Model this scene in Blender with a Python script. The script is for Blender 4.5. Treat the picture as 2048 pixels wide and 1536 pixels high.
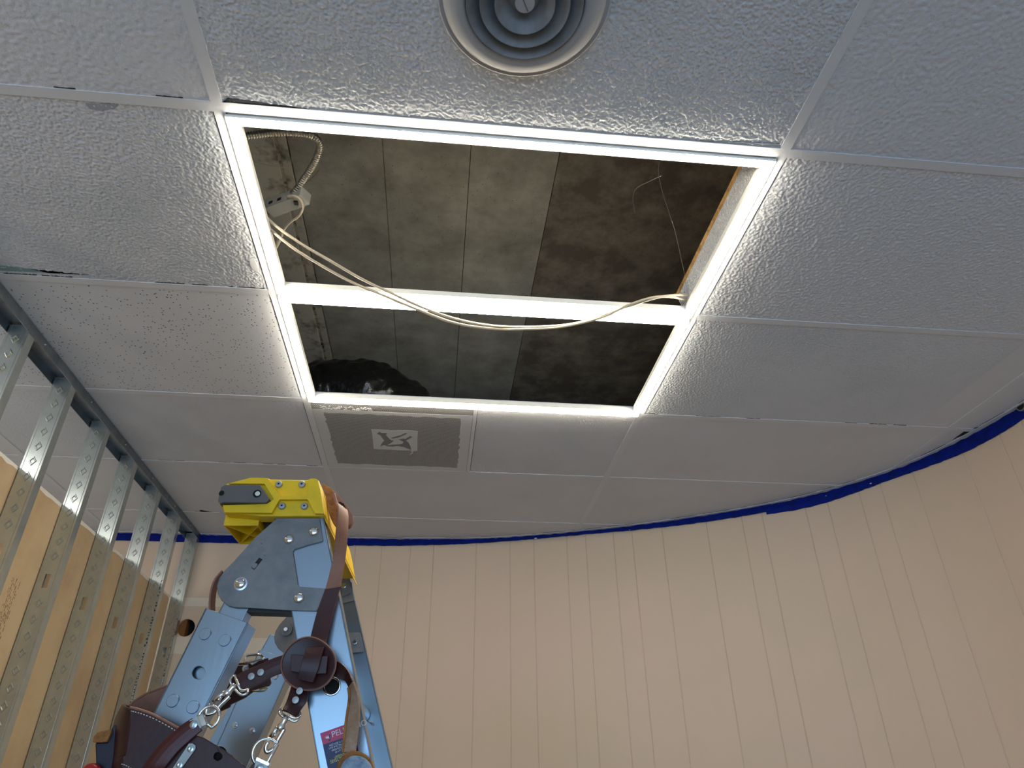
import bpy, bmesh, math, random
from mathutils import Vector, Matrix
from mathutils.geometry import tessellate_polygon
random.seed(7)
for o in list(bpy.data.objects): bpy.data.objects.remove(o)
scene = bpy.context.scene
COL = scene.collection
ZC = 2.75                                   # ceiling height, floor at 0

# ---------------------------------------------------------------- camera
FPX = 1393.1
def rot(rx, ry, rz):
    return Matrix.Rotation(rz, 3, 'Z') @ Matrix.Rotation(ry, 3, 'Y') @ Matrix.Rotation(rx, 3, 'X')
CM = rot(2.11353734, .00607089, -.103876134)
CP = Vector((.498467, -.9912215, ZC - 1.235246))
cam = bpy.data.objects.new('camera', bpy.data.cameras.new('camera'))
COL.objects.link(cam)
cam.matrix_world = Matrix.Translation(CP) @ CM.to_4x4()
cam.data.sensor_width = 36; cam.data.lens = FPX / 2048 * 36; cam.data.clip_start = .02
scene.camera = cam

# ---------------------------------------------------------------- world, lights, exposure
w = bpy.data.worlds.new('sky'); scene.world = w; w.use_nodes = True
w.node_tree.nodes['Background'].inputs[0].default_value = (.45, .62, .9, 1)
w.node_tree.nodes['Background'].inputs[1].default_value = .25
def area(name, loc, rx, rz, sx, sy, power, color):
    l = bpy.data.lights.new(name, 'AREA'); l.shape = 'RECTANGLE'; l.size = sx; l.size_y = sy
    l.energy = power; l.color = color
    o = bpy.data.objects.new(name, l); COL.objects.link(o); o.location = loc
    o.rotation_euler = (rx, 0, rz); return o
# daylight through the shop front behind the photographer and the window of the next room
area('daylight_shop_front', (.3, -4.47, 1.2), math.radians(90), 0, 4.2, 2.2, 66, (.40, .67, 1.0))
area('daylight_next_room', (-3.92, -1.2, 1.75), math.radians(90), math.radians(-90), 3.2, 1.7, 25, (.80, .92, 1.0))
area('added_warm_fill', (-3.9, -3.6, 1.2), math.radians(90), math.radians(-90), 1.6, 2.1, 40, (1.0, .88, .76))  # added warm fill that brightens the curved wall; the left wall is solid here
vs = scene.view_settings
vs.view_transform = 'Standard'; vs.look = 'None'; vs.gamma = 1; vs.exposure = 0.56; vs.use_curve_mapping = False
LED = 34.0

# ---------------------------------------------------------------- geometry of the view (pixel of the 2048x1536 photo -> point on a real surface)
def ray(u, v): return CM @ Vector(((u - 1024) / FPX, -(v - 768) / FPX, -1.0))
def onZ(u, v, z=0.0):
    d = ray(u, v); return CP + d * ((ZC + z - CP.z) / d.z)
def onY(u, v, y):
    d = ray(u, v); return CP + d * ((y - CP.y) / d.y)
def onX(u, v, x):
    d = ray(u, v); return CP + d * ((x - CP.x) / d.x)
# ladder frame: side plane
LO = Vector((.189, .152, ZC - .935)); LA = math.radians(2.5)
LN = Vector((math.sin(LA), math.cos(LA), 0)); LH = Vector((math.cos(LA), -math.sin(LA), 0)); UP = Vector((0, 0, 1))
def LP(u, v, k=0.0):
    d = ray(u, v); return CP + d * (((LO + LN * k - CP).dot(LN)) / d.dot(LN))
def c1(x, y): return (380 + x / 4.876, 930 + y / 4.876)
def c2(x, y): return (280 + x / 3.938, 1200 + y / 3.938)
def c4(x, y): return (400 + x / 5.371, 1250 + y / 5.371)
def c5(x, y): return (160 + x / 5.12, 1340 + y / 5.12)
def c6(x, y): return (430 + x / 6.983, 940 + y / 6.983)
def c3(x, y): return (480 + x / 5.12, 220 + y / 5.12)

# ---------------------------------------------------------------- materials
def lin(c):
    return tuple(((x / 255) / 12.92 if x / 255 <= .04045 else ((x / 255 + .055) / 1.055) ** 2.4) for x in c)
def mat(name, rgb, rough=.6, metal=0.0, bump=None, vary=None, spec=.5, aniso=None, coat=0):
    """bump=(kind, scale, strength, distance); vary=(scale, rgb2, lo, hi)"""
    m = bpy.data.materials.new(name); m.use_nodes = True
    nt = m.node_tree; N = nt.nodes; L = nt.links; b = N['Principled BSDF']
    col = (*lin(rgb), 1)
    b.inputs['Base Color'].default_value = col
    b.inputs['Roughness'].default_value = rough; b.inputs['Metallic'].default_value = metal
    b.inputs['Specular IOR Level'].default_value = spec
    if coat: b.inputs['Coat Weight'].default_value = coat; b.inputs['Coat Roughness'].default_value = .15
    tc = N.new('ShaderNodeTexCoord')
    if vary:
        n = N.new('ShaderNodeTexNoise'); n.inputs['Scale'].default_value = vary[0]; n.inputs['Detail'].default_value = 6
        n.inputs['Roughness'].default_value = .65
        r = N.new('ShaderNodeMapRange'); r.inputs[1].default_value = vary[2]; r.inputs[2].default_value = vary[3]
        mx = N.new('ShaderNodeMix'); mx.data_type = 'RGBA'
        mx.inputs[6].default_value = col; mx.inputs[7].default_value = (*lin(vary[1]), 1)
        L.new(tc.outputs['Object'], n.inputs['Vector']); L.new(n.outputs[0], r.inputs[0]); L.new(r.outputs[0], mx.inputs[0])
        L.new(mx.outputs[2], b.inputs['Base Color'])
    if bump:
        kind, sc, st, di = bump
        bp = N.new('ShaderNodeBump'); bp.inputs['Strength'].default_value = st; bp.inputs['Distance'].default_value = di
        if kind == 'noise':
            t = N.new('ShaderNodeTexNoise'); t.inputs['Scale'].default_value = sc; t.inputs['Detail'].default_value = 3; out = t.outputs[0]
        elif kind == 'brush':
            t = N.new('ShaderNodeTexNoise'); t.inputs['Scale'].default_value = sc; t.inputs['Detail'].default_value = 2; out = t.outputs[0]
        elif kind == 'stucco':
            t = N.new('ShaderNodeTexNoise'); t.inputs['Scale'].default_value = sc; t.inputs['Detail'].default_value = 2.5
            t.inputs['Distortion'].default_value = .15
            r2 = N.new('ShaderNodeMapRange'); r2.inputs[1].default_value = .36; r2.inputs[2].default_value = .70
            L.new(t.outputs[0], r2.inputs[0]); out = r2.outputs[0]
        elif kind == 'drops':
            t = N.new('ShaderNodeTexVoronoi'); t.inputs['Scale'].default_value = sc; t.inputs['Randomness'].default_value = 1
            r2 = N.new('ShaderNodeMapRange'); r2.inputs[1].default_value = .45; r2.inputs[2].default_value = .05; r2.interpolation_type = 'SMOOTHSTEP'
            L.new(t.outputs[0], r2.inputs[0])
            n2 = N.new('ShaderNodeTexNoise'); n2.inputs['Scale'].default_value = sc * .5; n2.inputs['Detail'].default_value = 3
            L.new(tc.outputs['Object'], n2.inputs['Vector'])
            mu = N.new('ShaderNodeMath'); mu.operation = 'MULTIPLY_ADD'; mu.inputs[2].default_value = 0
            L.new(r2.outputs[0], mu.inputs[0]); L.new(n2.outputs[0], mu.inputs[1]); out = mu.outputs[0]
        mp = N.new('ShaderNodeMapping')
        if kind == 'brush': mp.inputs['Scale'].default_value = (1, 1, .06)
        L.new(tc.outputs['Object'], mp.inputs[0]); L.new(mp.outputs[0], t.inputs['Vector'])
        L.new(out, bp.inputs['Height']); L.new(bp.outputs[0], b.inputs['Normal'])
    return m
def emis(name, rgb, s):
    m = bpy.data.materials.new(name); m.use_nodes = True; N = m.node_tree.nodes
    b = N['Principled BSDF']; b.inputs['Base Color'].default_value = (.8, .8, .8, 1)
    b.inputs['Emission Color'].default_value = (*rgb, 1); b.inputs['Emission Strength'].default_value = s
    return m
def dots(m, scale, radius, rgb, density):
    """dark pin holes over a material (random when density<1)"""
    nt = m.node_tree; N = nt.nodes; L = nt.links; b = N['Principled BSDF']
    tc = N.new('ShaderNodeTexCoord'); v = N.new('ShaderNodeTexVoronoi'); v.inputs['Scale'].default_value = scale
    L.new(tc.outputs['Object'], v.inputs['Vector'])
    lt = N.new('ShaderNodeMath'); lt.operation = 'LESS_THAN'; lt.inputs[1].default_value = radius; L.new(v.outputs['Distance'], lt.inputs[0])
    sp = N.new('ShaderNodeSeparateColor'); L.new(v.outputs['Color'], sp.inputs[0])
    l2 = N.new('ShaderNodeMath'); l2.operation = 'LESS_THAN'; l2.inputs[1].default_value = density; L.new(sp.outputs[0], l2.inputs[0])
    mu = N.new('ShaderNodeMath'); mu.operation = 'MULTIPLY'; L.new(lt.outputs[0], mu.inputs[0]); L.new(l2.outputs[0], mu.inputs[1])
    mx = N.new('ShaderNodeMix'); mx.data_type = 'RGBA'
    src = b.inputs['Base Color'].links
    if src: L.new(src[0].from_socket, mx.inputs[6])
    else: mx.inputs[6].default_value = b.inputs['Base Color'].default_value
    mx.inputs[7].default_value = (*lin(rgb), 1)
    L.new(mu.outputs[0], mx.inputs[0]); L.new(mx.outputs[2], b.inputs['Base Color'])
    return m
TILE = (205, 207, 212)
M = {}
M['tile_stucco'] = mat('tile_stucco', TILE, .75, bump=('stucco', 125, 1.0, .009))
M['tile_drops'] = mat('tile_drops', TILE, .75, bump=('drops', 150, 1.0, .013), vary=(3, (188, 194, 200), .45, .65))
M['tile_fine'] = mat('tile_fine', TILE, .75, bump=('stucco', 150, 1.0, .009), vary=(2.5, (196, 199, 204), .4, .7))
M['tile_smooth'] = mat('tile_smooth', TILE, .7, bump=('noise', 60, .35, .002), vary=(2, (199, 199, 202), .4, .7))
M['tile_pins'] = dots(mat('tile_pins', TILE, .75, bump=('noise', 60, .3, .002)), 95, .2, (70, 74, 80), .62)
M['bar'] = mat('grid_paint', (206, 208, 212), .6, bump=('noise', 90, .3, .001))
M['wall'] = mat('wall_paint', (206, 184, 165), .62, bump=('noise', 35, .12, .001), vary=(1.2, (200, 182, 156), .4, .7))
M['mud'] = mat('joint_compound', (214, 203, 186), .8)
M['tape'] = mat('blue_tape', (2, 28, 124), .75, spec=.15, bump=('noise', 120, .3, .001), vary=(30, (2, 24, 100), .45, .6))
M['floor'] = mat('floor_concrete', (150, 147, 142), .6, vary=(2, (136, 133, 128), .4, .6))
M['concrete'] = dots(mat('slab_concrete', (166, 166, 157), .9, bump=('noise', 70, .4, .003), vary=(8, (116, 113, 107), .34, .76)), 70, .10, (48, 45, 41), .35)
M['concrete_dark'] = mat('slab_stained', (98, 90, 82), .9, bump=('noise', 70, .4, .003), vary=(9, (150, 144, 130), .42, .75))
M['concrete_pale'] = mat('slab_patch', (190, 188, 176), .9, bump=('noise', 40, .5, .004), vary=(14, (108, 104, 96), .5, .68))
M['white_metal'] = mat('white_enamel', (222, 222, 216), .35)
M['led'] = emis('led_diffuser', (1, .91, .74), LED)
M['panel'] = emis('added_panel_diffuser', (1, .97, .9), 4.2)
M['galv'] = mat('galvanised_steel', (194, 200, 196), .22, .82, bump=('noise', 30, .06, .001), vary=(28, (182, 190, 188), .4, .65))
M['galv_rough'] = mat('galvanised_dull', (176, 180, 176), .5, .85, bump=('noise', 45, .12, .001), vary=(20, (158, 162, 158), .4, .65))
M['track'] = mat('track_steel', (150, 158, 164), .42, 1.0, vary=(20, (130, 138, 144), .4, .65))
M['kraft'] = mat('kraft_paper', (196, 172, 136), .75, vary=(4, (180, 154, 122), .4, .65))
M['gypsum'] = mat('gypsum_core', (225, 222, 214), .9)
M['alu'] = mat('ladder_aluminium', (150, 164, 175), .28, 1.0, bump=('brush', 160, .10, .0006))
M['plate'] = mat('zinc_plate', (134, 133, 131), .5, .35, bump=('noise', 90, .1, .001), vary=(30, (116, 117, 118), .38, .65))
M['chrome'] = mat('chrome', (228, 228, 228), .08, 1.0)
M['rivet'] = mat('rivet_aluminium', (205, 212, 220), .25, 1.0)
M['brass'] = mat('brass', (176, 150, 92), .25, 1.0)
M['yellow'] = mat('yellow_plastic', (240, 196, 8), .42, bump=('noise', 200, .08, .0006), vary=(18, (214, 182, 14), .5, .75))
M['yellow_in'] = M['yellow']
M['grey_plastic'] = mat('grey_plastic', (96, 92, 88), .5, bump=('noise', 200, .2, .0006), vary=(60, (120, 120, 118), .62, .75))
M['black'] = mat('black_plastic', (14, 14, 15), .45)
M['hole'] = mat('dark_cavity', (10, 10, 10), .9)
M['leather'] = mat('oxblood_leather', (60, 22, 22), .40, bump=('noise', 140, .25, .0008), vary=(14, (46, 18, 20), .4, .7))
M['leather_tan'] = mat('tan_leather', (146, 98, 76), .55, bump=('noise', 160, .25, .0008), vary=(12, (120, 78, 60), .4, .7))
M['leather_red'] = mat('red_brown_leather', (84, 26, 22), .42, bump=('noise', 140, .2, .0008), vary=(14, (64, 20, 20), .4, .7))
M['suede'] = mat('suede', (166, 112, 60), .95, bump=('noise', 300, .8, .002), vary=(50, (132, 84, 44), .4, .6))
M['suede_grey'] = mat('suede_pale', (168, 142, 122), .95, bump=('noise', 260, .7, .0015), vary=(30, (150, 120, 92), .4, .6))
M['felt'] = mat('blue_grey_felt', (150, 166, 180), .95, bump=('noise', 120, .8, .003), vary=(35, (96, 120, 146), .4, .6))
M['navy'] = mat('navy_leather', (34, 34, 52), .4, bump=('noise', 120, .2, .001))
M['thread'] = mat('thread', (214, 206, 190), .8)
M['cable'] = mat('white_cable', (180, 168, 146), .5)
M['conduit'] = mat('flexible_conduit', (170, 166, 156), .35, .9)
M['driver'] = mat('driver_housing', (150, 150, 142), .5)
M['duct'] = mat('black_duct_film', (14, 14, 14), .28, bump=('noise', 26, .5, .012))
M['core'] = mat('tile_core', (190, 150, 92), .9, bump=('noise', 120, .8, .002), vary=(30, (140, 104, 56), .4, .6))
M['red'] = mat('red_rubber', (170, 24, 22), .4)
M['ink'] = mat('ink', (28, 26, 24), .7)
M['ink_pale'] = mat('faded_ink', (120, 98, 70), .8)
M['pink'] = mat('label_magenta', (190, 52, 96), .4)
M['label_navy'] = mat('label_navy', (18, 28, 84), .4)
M['label_white'] = mat('label_white', (220, 220, 225), .4)
M['label_yellow'] = mat('label_yellow', (214, 210, 60), .4)
M['dirt'] = mat('open_joint', (26, 28, 32), .9)
M['brown_in'] = mat('cavity_wood', (120, 76, 34), .8)
# perforated sheet of the return grille: hexagonal pattern of holes
def perforated():
    m = mat('perforated_sheet', (206, 208, 210), .5); nt = m.node_tree; N = nt.nodes; L = nt.links; b = N['Principled BSDF']
    tc = N.new('ShaderNodeTexCoord'); sp = N.new('ShaderNodeSeparateXYZ'); L.new(tc.outputs['Object'], sp.inputs[0])
    def mt(op, a, c=None, d=None):
        n = N.new('ShaderNodeMath'); n.operation = op
        for i, x in enumerate((a, c, d)):
            if x is None: continue
            if isinstance(x, (int, float)): n.inputs[i].default_value = x
            else: L.new(x, n.inputs[i])
        return n.outputs[0]
    P = .0066
    def lattice(ox, oy):
        x = mt('SUBTRACT', mt('FRACT', mt('MULTIPLY_ADD', sp.outputs[0], 1 / P, ox)), .5)
        y = mt('SUBTRACT', mt('FRACT', mt('MULTIPLY_ADD', sp.outputs[1], 1 / (P * 1.5), oy)), .5)
        y = mt('MULTIPLY', y, 1.5)
        return mt('ADD', mt('MULTIPLY', x, x), mt('MULTIPLY', y, y))
    d = mt('MINIMUM', lattice(0, 0), lattice(.5, .5))
    k = mt('LESS_THAN', d, .15)
    mx = N.new('ShaderNodeMix'); mx.data_type = 'RGBA'
    mx.inputs[6].default_value = (*lin((204, 206, 208)), 1); mx.inputs[7].default_value = (*lin((58, 62, 62)), 1)
    L.new(k, mx.inputs[0]); L.new(mx.outputs[2], b.inputs['Base Color']); return m
M['perf'] = perforated()

# ---------------------------------------------------------------- object helpers
def link(name, me, m, parent=None, smooth=False):
    o = bpy.data.objects.new(name, me); COL.objects.link(o)
    if m is not None:
        for mm in (m if isinstance(m, (list, tuple)) else [m]): me.materials.append(mm)
    if parent: o.parent = parent; o.matrix_parent_inverse = Matrix.Translation(-parent_loc(parent))
    if smooth:
        for p in me.polygons: p.use_smooth = True
    return o
def parent_loc(p):
    l = Vector(p.location)
    while p.parent: p = p.parent; 
    return l if not l.length == 0 else Vector(p.location) if p.type == 'EMPTY' else l
def obj(name, bm, m, parent=None, smooth=False, bevel=0, label=None):
    bmesh.ops.recalc_face_normals(bm, faces=bm.faces)
    me = bpy.data.meshes.new(name); bm.to_mesh(me); bm.free()
    o = bpy.data.objects.new(name, me); COL.objects.link(o)
    for mm in (m if isinstance(m, (list, tuple)) else [m]): me.materials.append(mm)
    if parent:
        bpy.context.view_layer.update()
        o.parent = parent; o.matrix_parent_inverse = parent.matrix_world.inverted()
    if smooth:
        for p in me.polygons: p.use_smooth = True
    if bevel:
        b = o.modifiers.new('bevel', 'BEVEL'); b.width = bevel; b.segments = 2; b.limit_method = 'ANGLE'; b.angle_limit = .6
    if label: o['label'] = label
    return o
def thing(name, loc, label, cat, group=None, kind=None):
    o = bpy.data.objects.new(name, None); COL.objects.link(o); o.location = loc; o.empty_display_size = .05
    bpy.context.view_layer.update()
    return tag(o, label, cat, group, kind)
def tag(o, label=None, cat=None, group=None, kind=None):
    if label: o['label'] = label
    if cat: o['category'] = cat
    if group: o['group'] = group
    if kind: o['kind'] = kind
    return o
def box(bm, x0, y0, z0, x1, y1, z1, T=None):
    vs_ = [bm.verts.new((x, y, z)) for x in (x0, x1) for y in (y0, y1) for z in (z0, z1)]
    for f in ((0, 1, 3, 2), (4, 6, 7, 5), (0, 4, 5, 1), (2, 3, 7, 6), (0, 2, 6, 4), (1, 5, 7, 3)): bm.faces.new([vs_[i] for i in f])
    return vs_
def extr(bm, loops, off, mi=0):
    """solid from planar 3D loops (first outer, rest holes) extruded by vector off"""
    tri = tessellate_polygon([[p for p in l] for l in loops])
    flat = [p for l in loops for p in l]
    a = [bm.verts.new(p) for p in flat]; b = [bm.verts.new(p + off) for p in flat]
    for t in tri:
        try:
            f = bm.faces.new([a[i] for i in t]); f.material_index = mi
            f = bm.faces.new([b[i] for i in reversed(t)]); f.material_index = mi
        except ValueError: pass
    i0 = 0
    for l in loops:
        n = len(l)
        for i in range(n):
            j = (i + 1) % n
            f = bm.faces.new((a[i0 + i], a[i0 + j], b[i0 + j], b[i0 + i])); f.material_index = mi
        i0 += n
def merged(bm):
    bmesh.ops.dissolve_limit(bm, angle_limit=.01, verts=bm.verts, edges=bm.edges); return bm
def lprism(px, k0, k1, holes=(), bm=None):
    bm = bm or bmesh.new()
    loops = [[LP(*p, k0) for p in px]] + [[LP(*p, k0) for p in h] for h in holes]
    extr(bm, loops, LN * (k1 - k0)); return bm
def circ_px(c, r, n=24, ry=None):
    return [(c[0] + r * math.cos(2 * math.pi * i / n), c[1] + (ry or r) * math.sin(2 * math.pi * i / n)) for i in range(n)]
def cat(pts, n=8, closed=False):
    pts = [Vector(p) for p in pts]; out = []
    m = len(pts)
    rng = range(m if closed else m - 1)
    for i in rng:
        if closed: p0, p1, p2, p3 = pts[(i - 1) % m], pts[i], pts[(i + 1) % m], pts[(i + 2) % m]
        else: p0, p1, p2, p3 = pts[max(i - 1, 0)], pts[i], pts[i + 1], pts[min(i + 2, m - 1)]
        for s in range(n):
            t = s / n
            out.append(.5 * ((2 * p1) + (p2 - p0) * t + (2 * p0 - 5 * p1 + 4 * p2 - p3) * t * t + (3 * p1 - p0 - 3 * p2 + p3) * t ** 3))
    if not closed: out.append(pts[-1])
    return out
def tube(bm, pts, r, n=10, closed=False, rf=None):
    pts = [Vector(p) for p in pts]; m = len(pts); rings = []
    nrm = None
    for i, p in enumerate(pts):
        if closed: t = pts[(i + 1) % m] - pts[(i - 1) % m]
        else: t = pts[min(i + 1, m - 1)] - pts[max(i - 1, 0)]
        t.normalize()
        if nrm is None:
            nrm = t.orthogonal().normalized()
        nrm = (nrm - t * nrm.dot(t)).normalized(); bn = t.cross(nrm)
        rr = r if rf is None else rf(i / max(1, m - 1)) * r
        rings.append([bm.verts.new(p + (nrm * math.cos(a) + bn * math.sin(a)) * rr) for a in [2 * math.pi * k / n for k in range(n)]])
    for i in range(m if closed else m - 1):
        A, B = rings[i], rings[(i + 1) % m]
        sh = 0
        if closed and i == m - 1:
            sh = min(range(n), key=lambda s: sum((A[k].co - B[(k + s) % n].co).length for k in range(n)))
        for k in range(n): bm.faces.new((A[k], A[(k + 1) % n], B[(k + 1 + sh) % n], B[(k + sh) % n]))
    if not closed: bm.faces.new(rings[0][::-1]); bm.faces.new(rings[-1])
    return bm
def lathe(bm, prof, org, axis=Vector((0, 0, 1)), n=48, cap=True):
    """prof list of (r, h) along axis"""
    axis = axis.normalized(); u = axis.orthogonal().normalized(); v = axis.cross(u)
    rings = []
    for r, h in prof:
        if r < 1e-6: rings.append([bm.verts.new(org + axis * h)])
        else: rings.append([bm.verts.new(org + axis * h + (u * math.cos(a) + v * math.sin(a)) * r) for a in [2 * math.pi * k / n for k in range(n)]])
    for A, B in zip(rings, rings[1:]):
        for k in range(n):
            if len(A) == 1 and len(B) == 1: continue
            if len(A) == 1: bm.faces.new((A[0], B[k], B[(k + 1) % n]))
            elif len(B) == 1: bm.faces.new((A[k], A[(k + 1) % n], B[0]))
            else: bm.faces.new((A[k], A[(k + 1) % n], B[(k + 1) % n], B[k]))
    if cap:
        if len(rings[0]) > 1: bm.faces.new(rings[0][::-1])
        if len(rings[-1]) > 1: bm.faces.new(rings[-1])
    return bm
def ribbon(bm, st, th, n=6, dirv=None, bulge=0):
    """st: list of (pointL, pointR); solid strip with thickness th along dirv"""
    L_ = cat([s[0] for s in st], n); R_ = cat([s[1] for s in st], n)
    dirv = dirv or LN
    rows = []
    C = 5
    m = len(L_)
    for i in range(m):
        t = (L_[min(i + 1, m - 1)] + R_[min(i + 1, m - 1)] - L_[max(i - 1, 0)] - R_[max(i - 1, 0)])
        a = R_[i] - L_[i]; nn = a.cross(t)
        nn = nn.normalized() if nn.length > 1e-9 else Vector(dirv)
        if nn.dot(dirv) < 0: nn = -nn
        f = [L_[i].lerp(R_[i], j / (C - 1)) - nn * bulge * (1 - (2 * j / (C - 1) - 1) ** 2) for j in range(C)]
        rows.append(([bm.verts.new(p) for p in f], [bm.verts.new(p + nn * th) for p in f]))
    for (a, b), (c, d) in zip(rows, rows[1:]):
        for j in range(C - 1):
            bm.faces.new((a[j], a[j + 1], c[j + 1], c[j])); bm.faces.new((b[j], d[j], d[j + 1], b[j + 1]))
        bm.faces.new((a[0], c[0], d[0], b[0])); bm.faces.new((a[-1], b[-1], d[-1], c[-1]))
    for a, b in (rows[0], rows[-1]):
        bm.faces.new(a + b[::-1])
    return bm
def slab_hole(bm, x0, y0, x1, y1, cx, cy, r, z0, z1, mp=lambda a, b, c: (a, b, c), n=64):
    def per(a):
        dx, dy = math.cos(a), math.sin(a)
        t = min([(x1 - cx) / dx if dx > 1e-9 else 1e9, (x0 - cx) / dx if dx < -1e-9 else 1e9, (y1 - cy) / dy if dy > 1e-9 else 1e9, (y0 - cy) / dy if dy < -1e-9 else 1e9])
        return (cx + dx * t, cy + dy * t)
    an = sorted([2 * math.pi * i / n for i in range(n)] + [math.atan2(y - cy, x - cx) % (2 * math.pi) for x in (x0, x1) for y in (y0, y1)])
    ou = [per(a) for a in an]; inn = [(cx + r * math.cos(a), cy + r * math.sin(a)) for a in an]; m = len(an)
    g = {}
    for k, z in ((0, z0), (1, z1)):
        g[k] = ([bm.verts.new(mp(*p, z)) for p in ou], [bm.verts.new(mp(*p, z)) for p in inn])
    for i in range(m):
        j = (i + 1) % m
        for k in (0, 1): bm.faces.new((g[k][0][i], g[k][0][j], g[k][1][j], g[k][1][i]))
        for q in (0, 1): bm.faces.new((g[0][q][i], g[0][q][j], g[1][q][j], g[1][q][i]))

# ================================================================ ROOM SHELL
wall_ctl = [(-3.2, 2.74), (-1.3, 2.74), (-.7, 2.74), (0, 2.735), (.45, 2.71), (.8, 2.66), (1.2, 2.53), (1.6, 2.35), (1.98, 2.12), (2.24, 1.90), (2.42, 1.65), (2.52, 1.42), (2.575, 1.15), (2.60, .85), (2.60, .3), (2.60, -1), (2.60, -4.5)]
wl = [(p.x, p.y) for p in cat([(x, y, 0) for x, y in wall_ctl], 10)]
def wall_hit(u, v):
    d = ray(u, v)
    for (ax, ay), (bx, by) in zip(wl, wl[1:]):
        ex, ey = bx - ax, by - ay; den = d.x * ey - d.y * ex
        if abs(den) < 1e-12: continue
        t = ((ax - CP.x) * ey - (ay - CP.y) * ex) / den; s = ((ax - CP.x) * d.y - (ay - CP.y) * d.x) / den
        if t > 0 and 0 <= s <= 1: return CP + d * t
    return None
acc = [0]
for a, b in zip(wl, wl[1:]): acc.append(acc[-1] + math.dist(a, b))
def arc(x, y):
    best = (9, 0)
    for i, (a, b) in enumerate(zip(wl, wl[1:])):
        ex, ey = b[0] - a[0], b[1] - a[1]; l2 = ex * ex + ey * ey
        t = max(0, min(1, ((x - a[0]) * ex + (y - a[1]) * ey) / l2)); d = math.dist((x, y), (a[0] + ex * t, a[1] + ey * t))
        if d < best[0]: best = (d, acc[i] + t * math.sqrt(l2))
    return best[1]
def at_arc(s, inset=0.0):
    s = max(0, min(acc[-1] - 1e-6, s))
    i = max(j for j in range(len(acc) - 1) if acc[j] <= s)
    a, b = wl[i], wl[i + 1]; t = (s - acc[i]) / max(1e-9, acc[i + 1] - acc[i])
    ex, ey = b[0] - a[0], b[1] - a[1]; l = math.hypot(ex, ey)
    return (a[0] + ex * t + ey / l * inset, a[1] + ey * t - ex / l * inset)
seam_px = [(704, 1160), (758, 1160), (817, 1160), (864, 1160), (951, 1160), (1020.5, 1160), (1069, 1160), (1137, 1160), (1176.5, 1160), (1234, 1160), (1273, 1160), (1336, 1160), (1430, 1160), (1506, 1160), (1550, 1160), (1644, 1160), (1694, 1160), (1767, 1160), (1817, 1160), (1896, 1160), (2021, 1160)]
seams = [arc(*wall_hit(*p)[:2]) for p in seam_px]
s = seams[-1] + .17
while s < acc[-1] - .3: seams += [s, s + .1]; s += .30
HX, HZ, HR = -.734, ZC - .476, .042       # round cut-out in the flat wall
hx0, hx1 = HX - .08, HX + .08
def wall_profile(s0, s1):
    pts = []
    ss = set([s0, s1] + [a for a in acc if s0 < a < s1])
    gs = [g for g in seams if s0 + .02 < g < s1 - .02]
    ev = [(a, 0) for a in ss if all(abs(a - g) > .004 for g in gs)]
    for g in gs: ev += [(g - .0028, 0), (g - .0008, -.003), (g + .0008, -.003), (g + .0028, 0)]
    return [at_arc(a, i) for a, i in sorted(ev)]
def extrude_wall(bm, prof, z0, z1, th=.08):
    back = []
    for i, p in enumerate(prof):
        a = prof[max(i - 1, 0)]; b = prof[min(i + 1, len(prof) - 1)]; ex, ey = b[0] - a[0], b[1] - a[1]; l = math.hypot(ex, ey)
        back.append((p[0] - ey / l * th, p[1] + ex / l * th))
    F = [[bm.verts.new((*p, z)) for p in prof] for z in (z0, z1)]; B = [[bm.verts.new((*p, z)) for p in back] for z in (z0, z1)]
    for i in range(len(prof) - 1):
        bm.faces.new((F[0][i], F[0][i + 1], F[1][i + 1], F[1][i])); bm.faces.new((B[0][i + 1], B[0][i], B[1][i], B[1][i + 1]))
        bm.faces.new((F[1][i], F[1][i + 1], B[1][i + 1], B[1][i])); bm.faces.new((F[0][i + 1], F[0][i], B[0][i], B[0][i + 1]))
bm = bmesh.new(); TOPZ = ZC + .42
sA, sB = arc(hx0, 2.74), arc(hx1, 2.74)
extrude_wall(bm, wall_profile(0, sA), 0, TOPZ)
extrude_wall(bm, wall_profile(sB, acc[-1]), 0, TOPZ)
box(bm, hx0, 2.74, 0, hx1, 2.82, HZ - .08); box(bm, hx0, 2.74, HZ + .08, hx1, 2.82, TOPZ)
slab_hole(bm, hx0, HZ - .08, hx1, HZ + .08, HX, HZ, HR, 2.74, 2.755, mp=lambda a, b, c: (a, c, b), n=40)
wb = tag(obj('wall_back', bm, M['wall']), kind='structure')
bm = bmesh.new(); box(bm, hx0, 2.80, HZ - .08, hx1, 2.82, HZ + .08)
obj('wall_cavity', bm, M['hole'], wb, label='dark cavity behind the round cut-out')
bm = bmesh.new(); box(bm, HX - .045, 2.756, HZ - .07, HX - .006, 2.80, HZ + .07)
obj('cavity_stud', bm, M['brown_in'], wb, label='brown timber seen in the cut-out')
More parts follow.
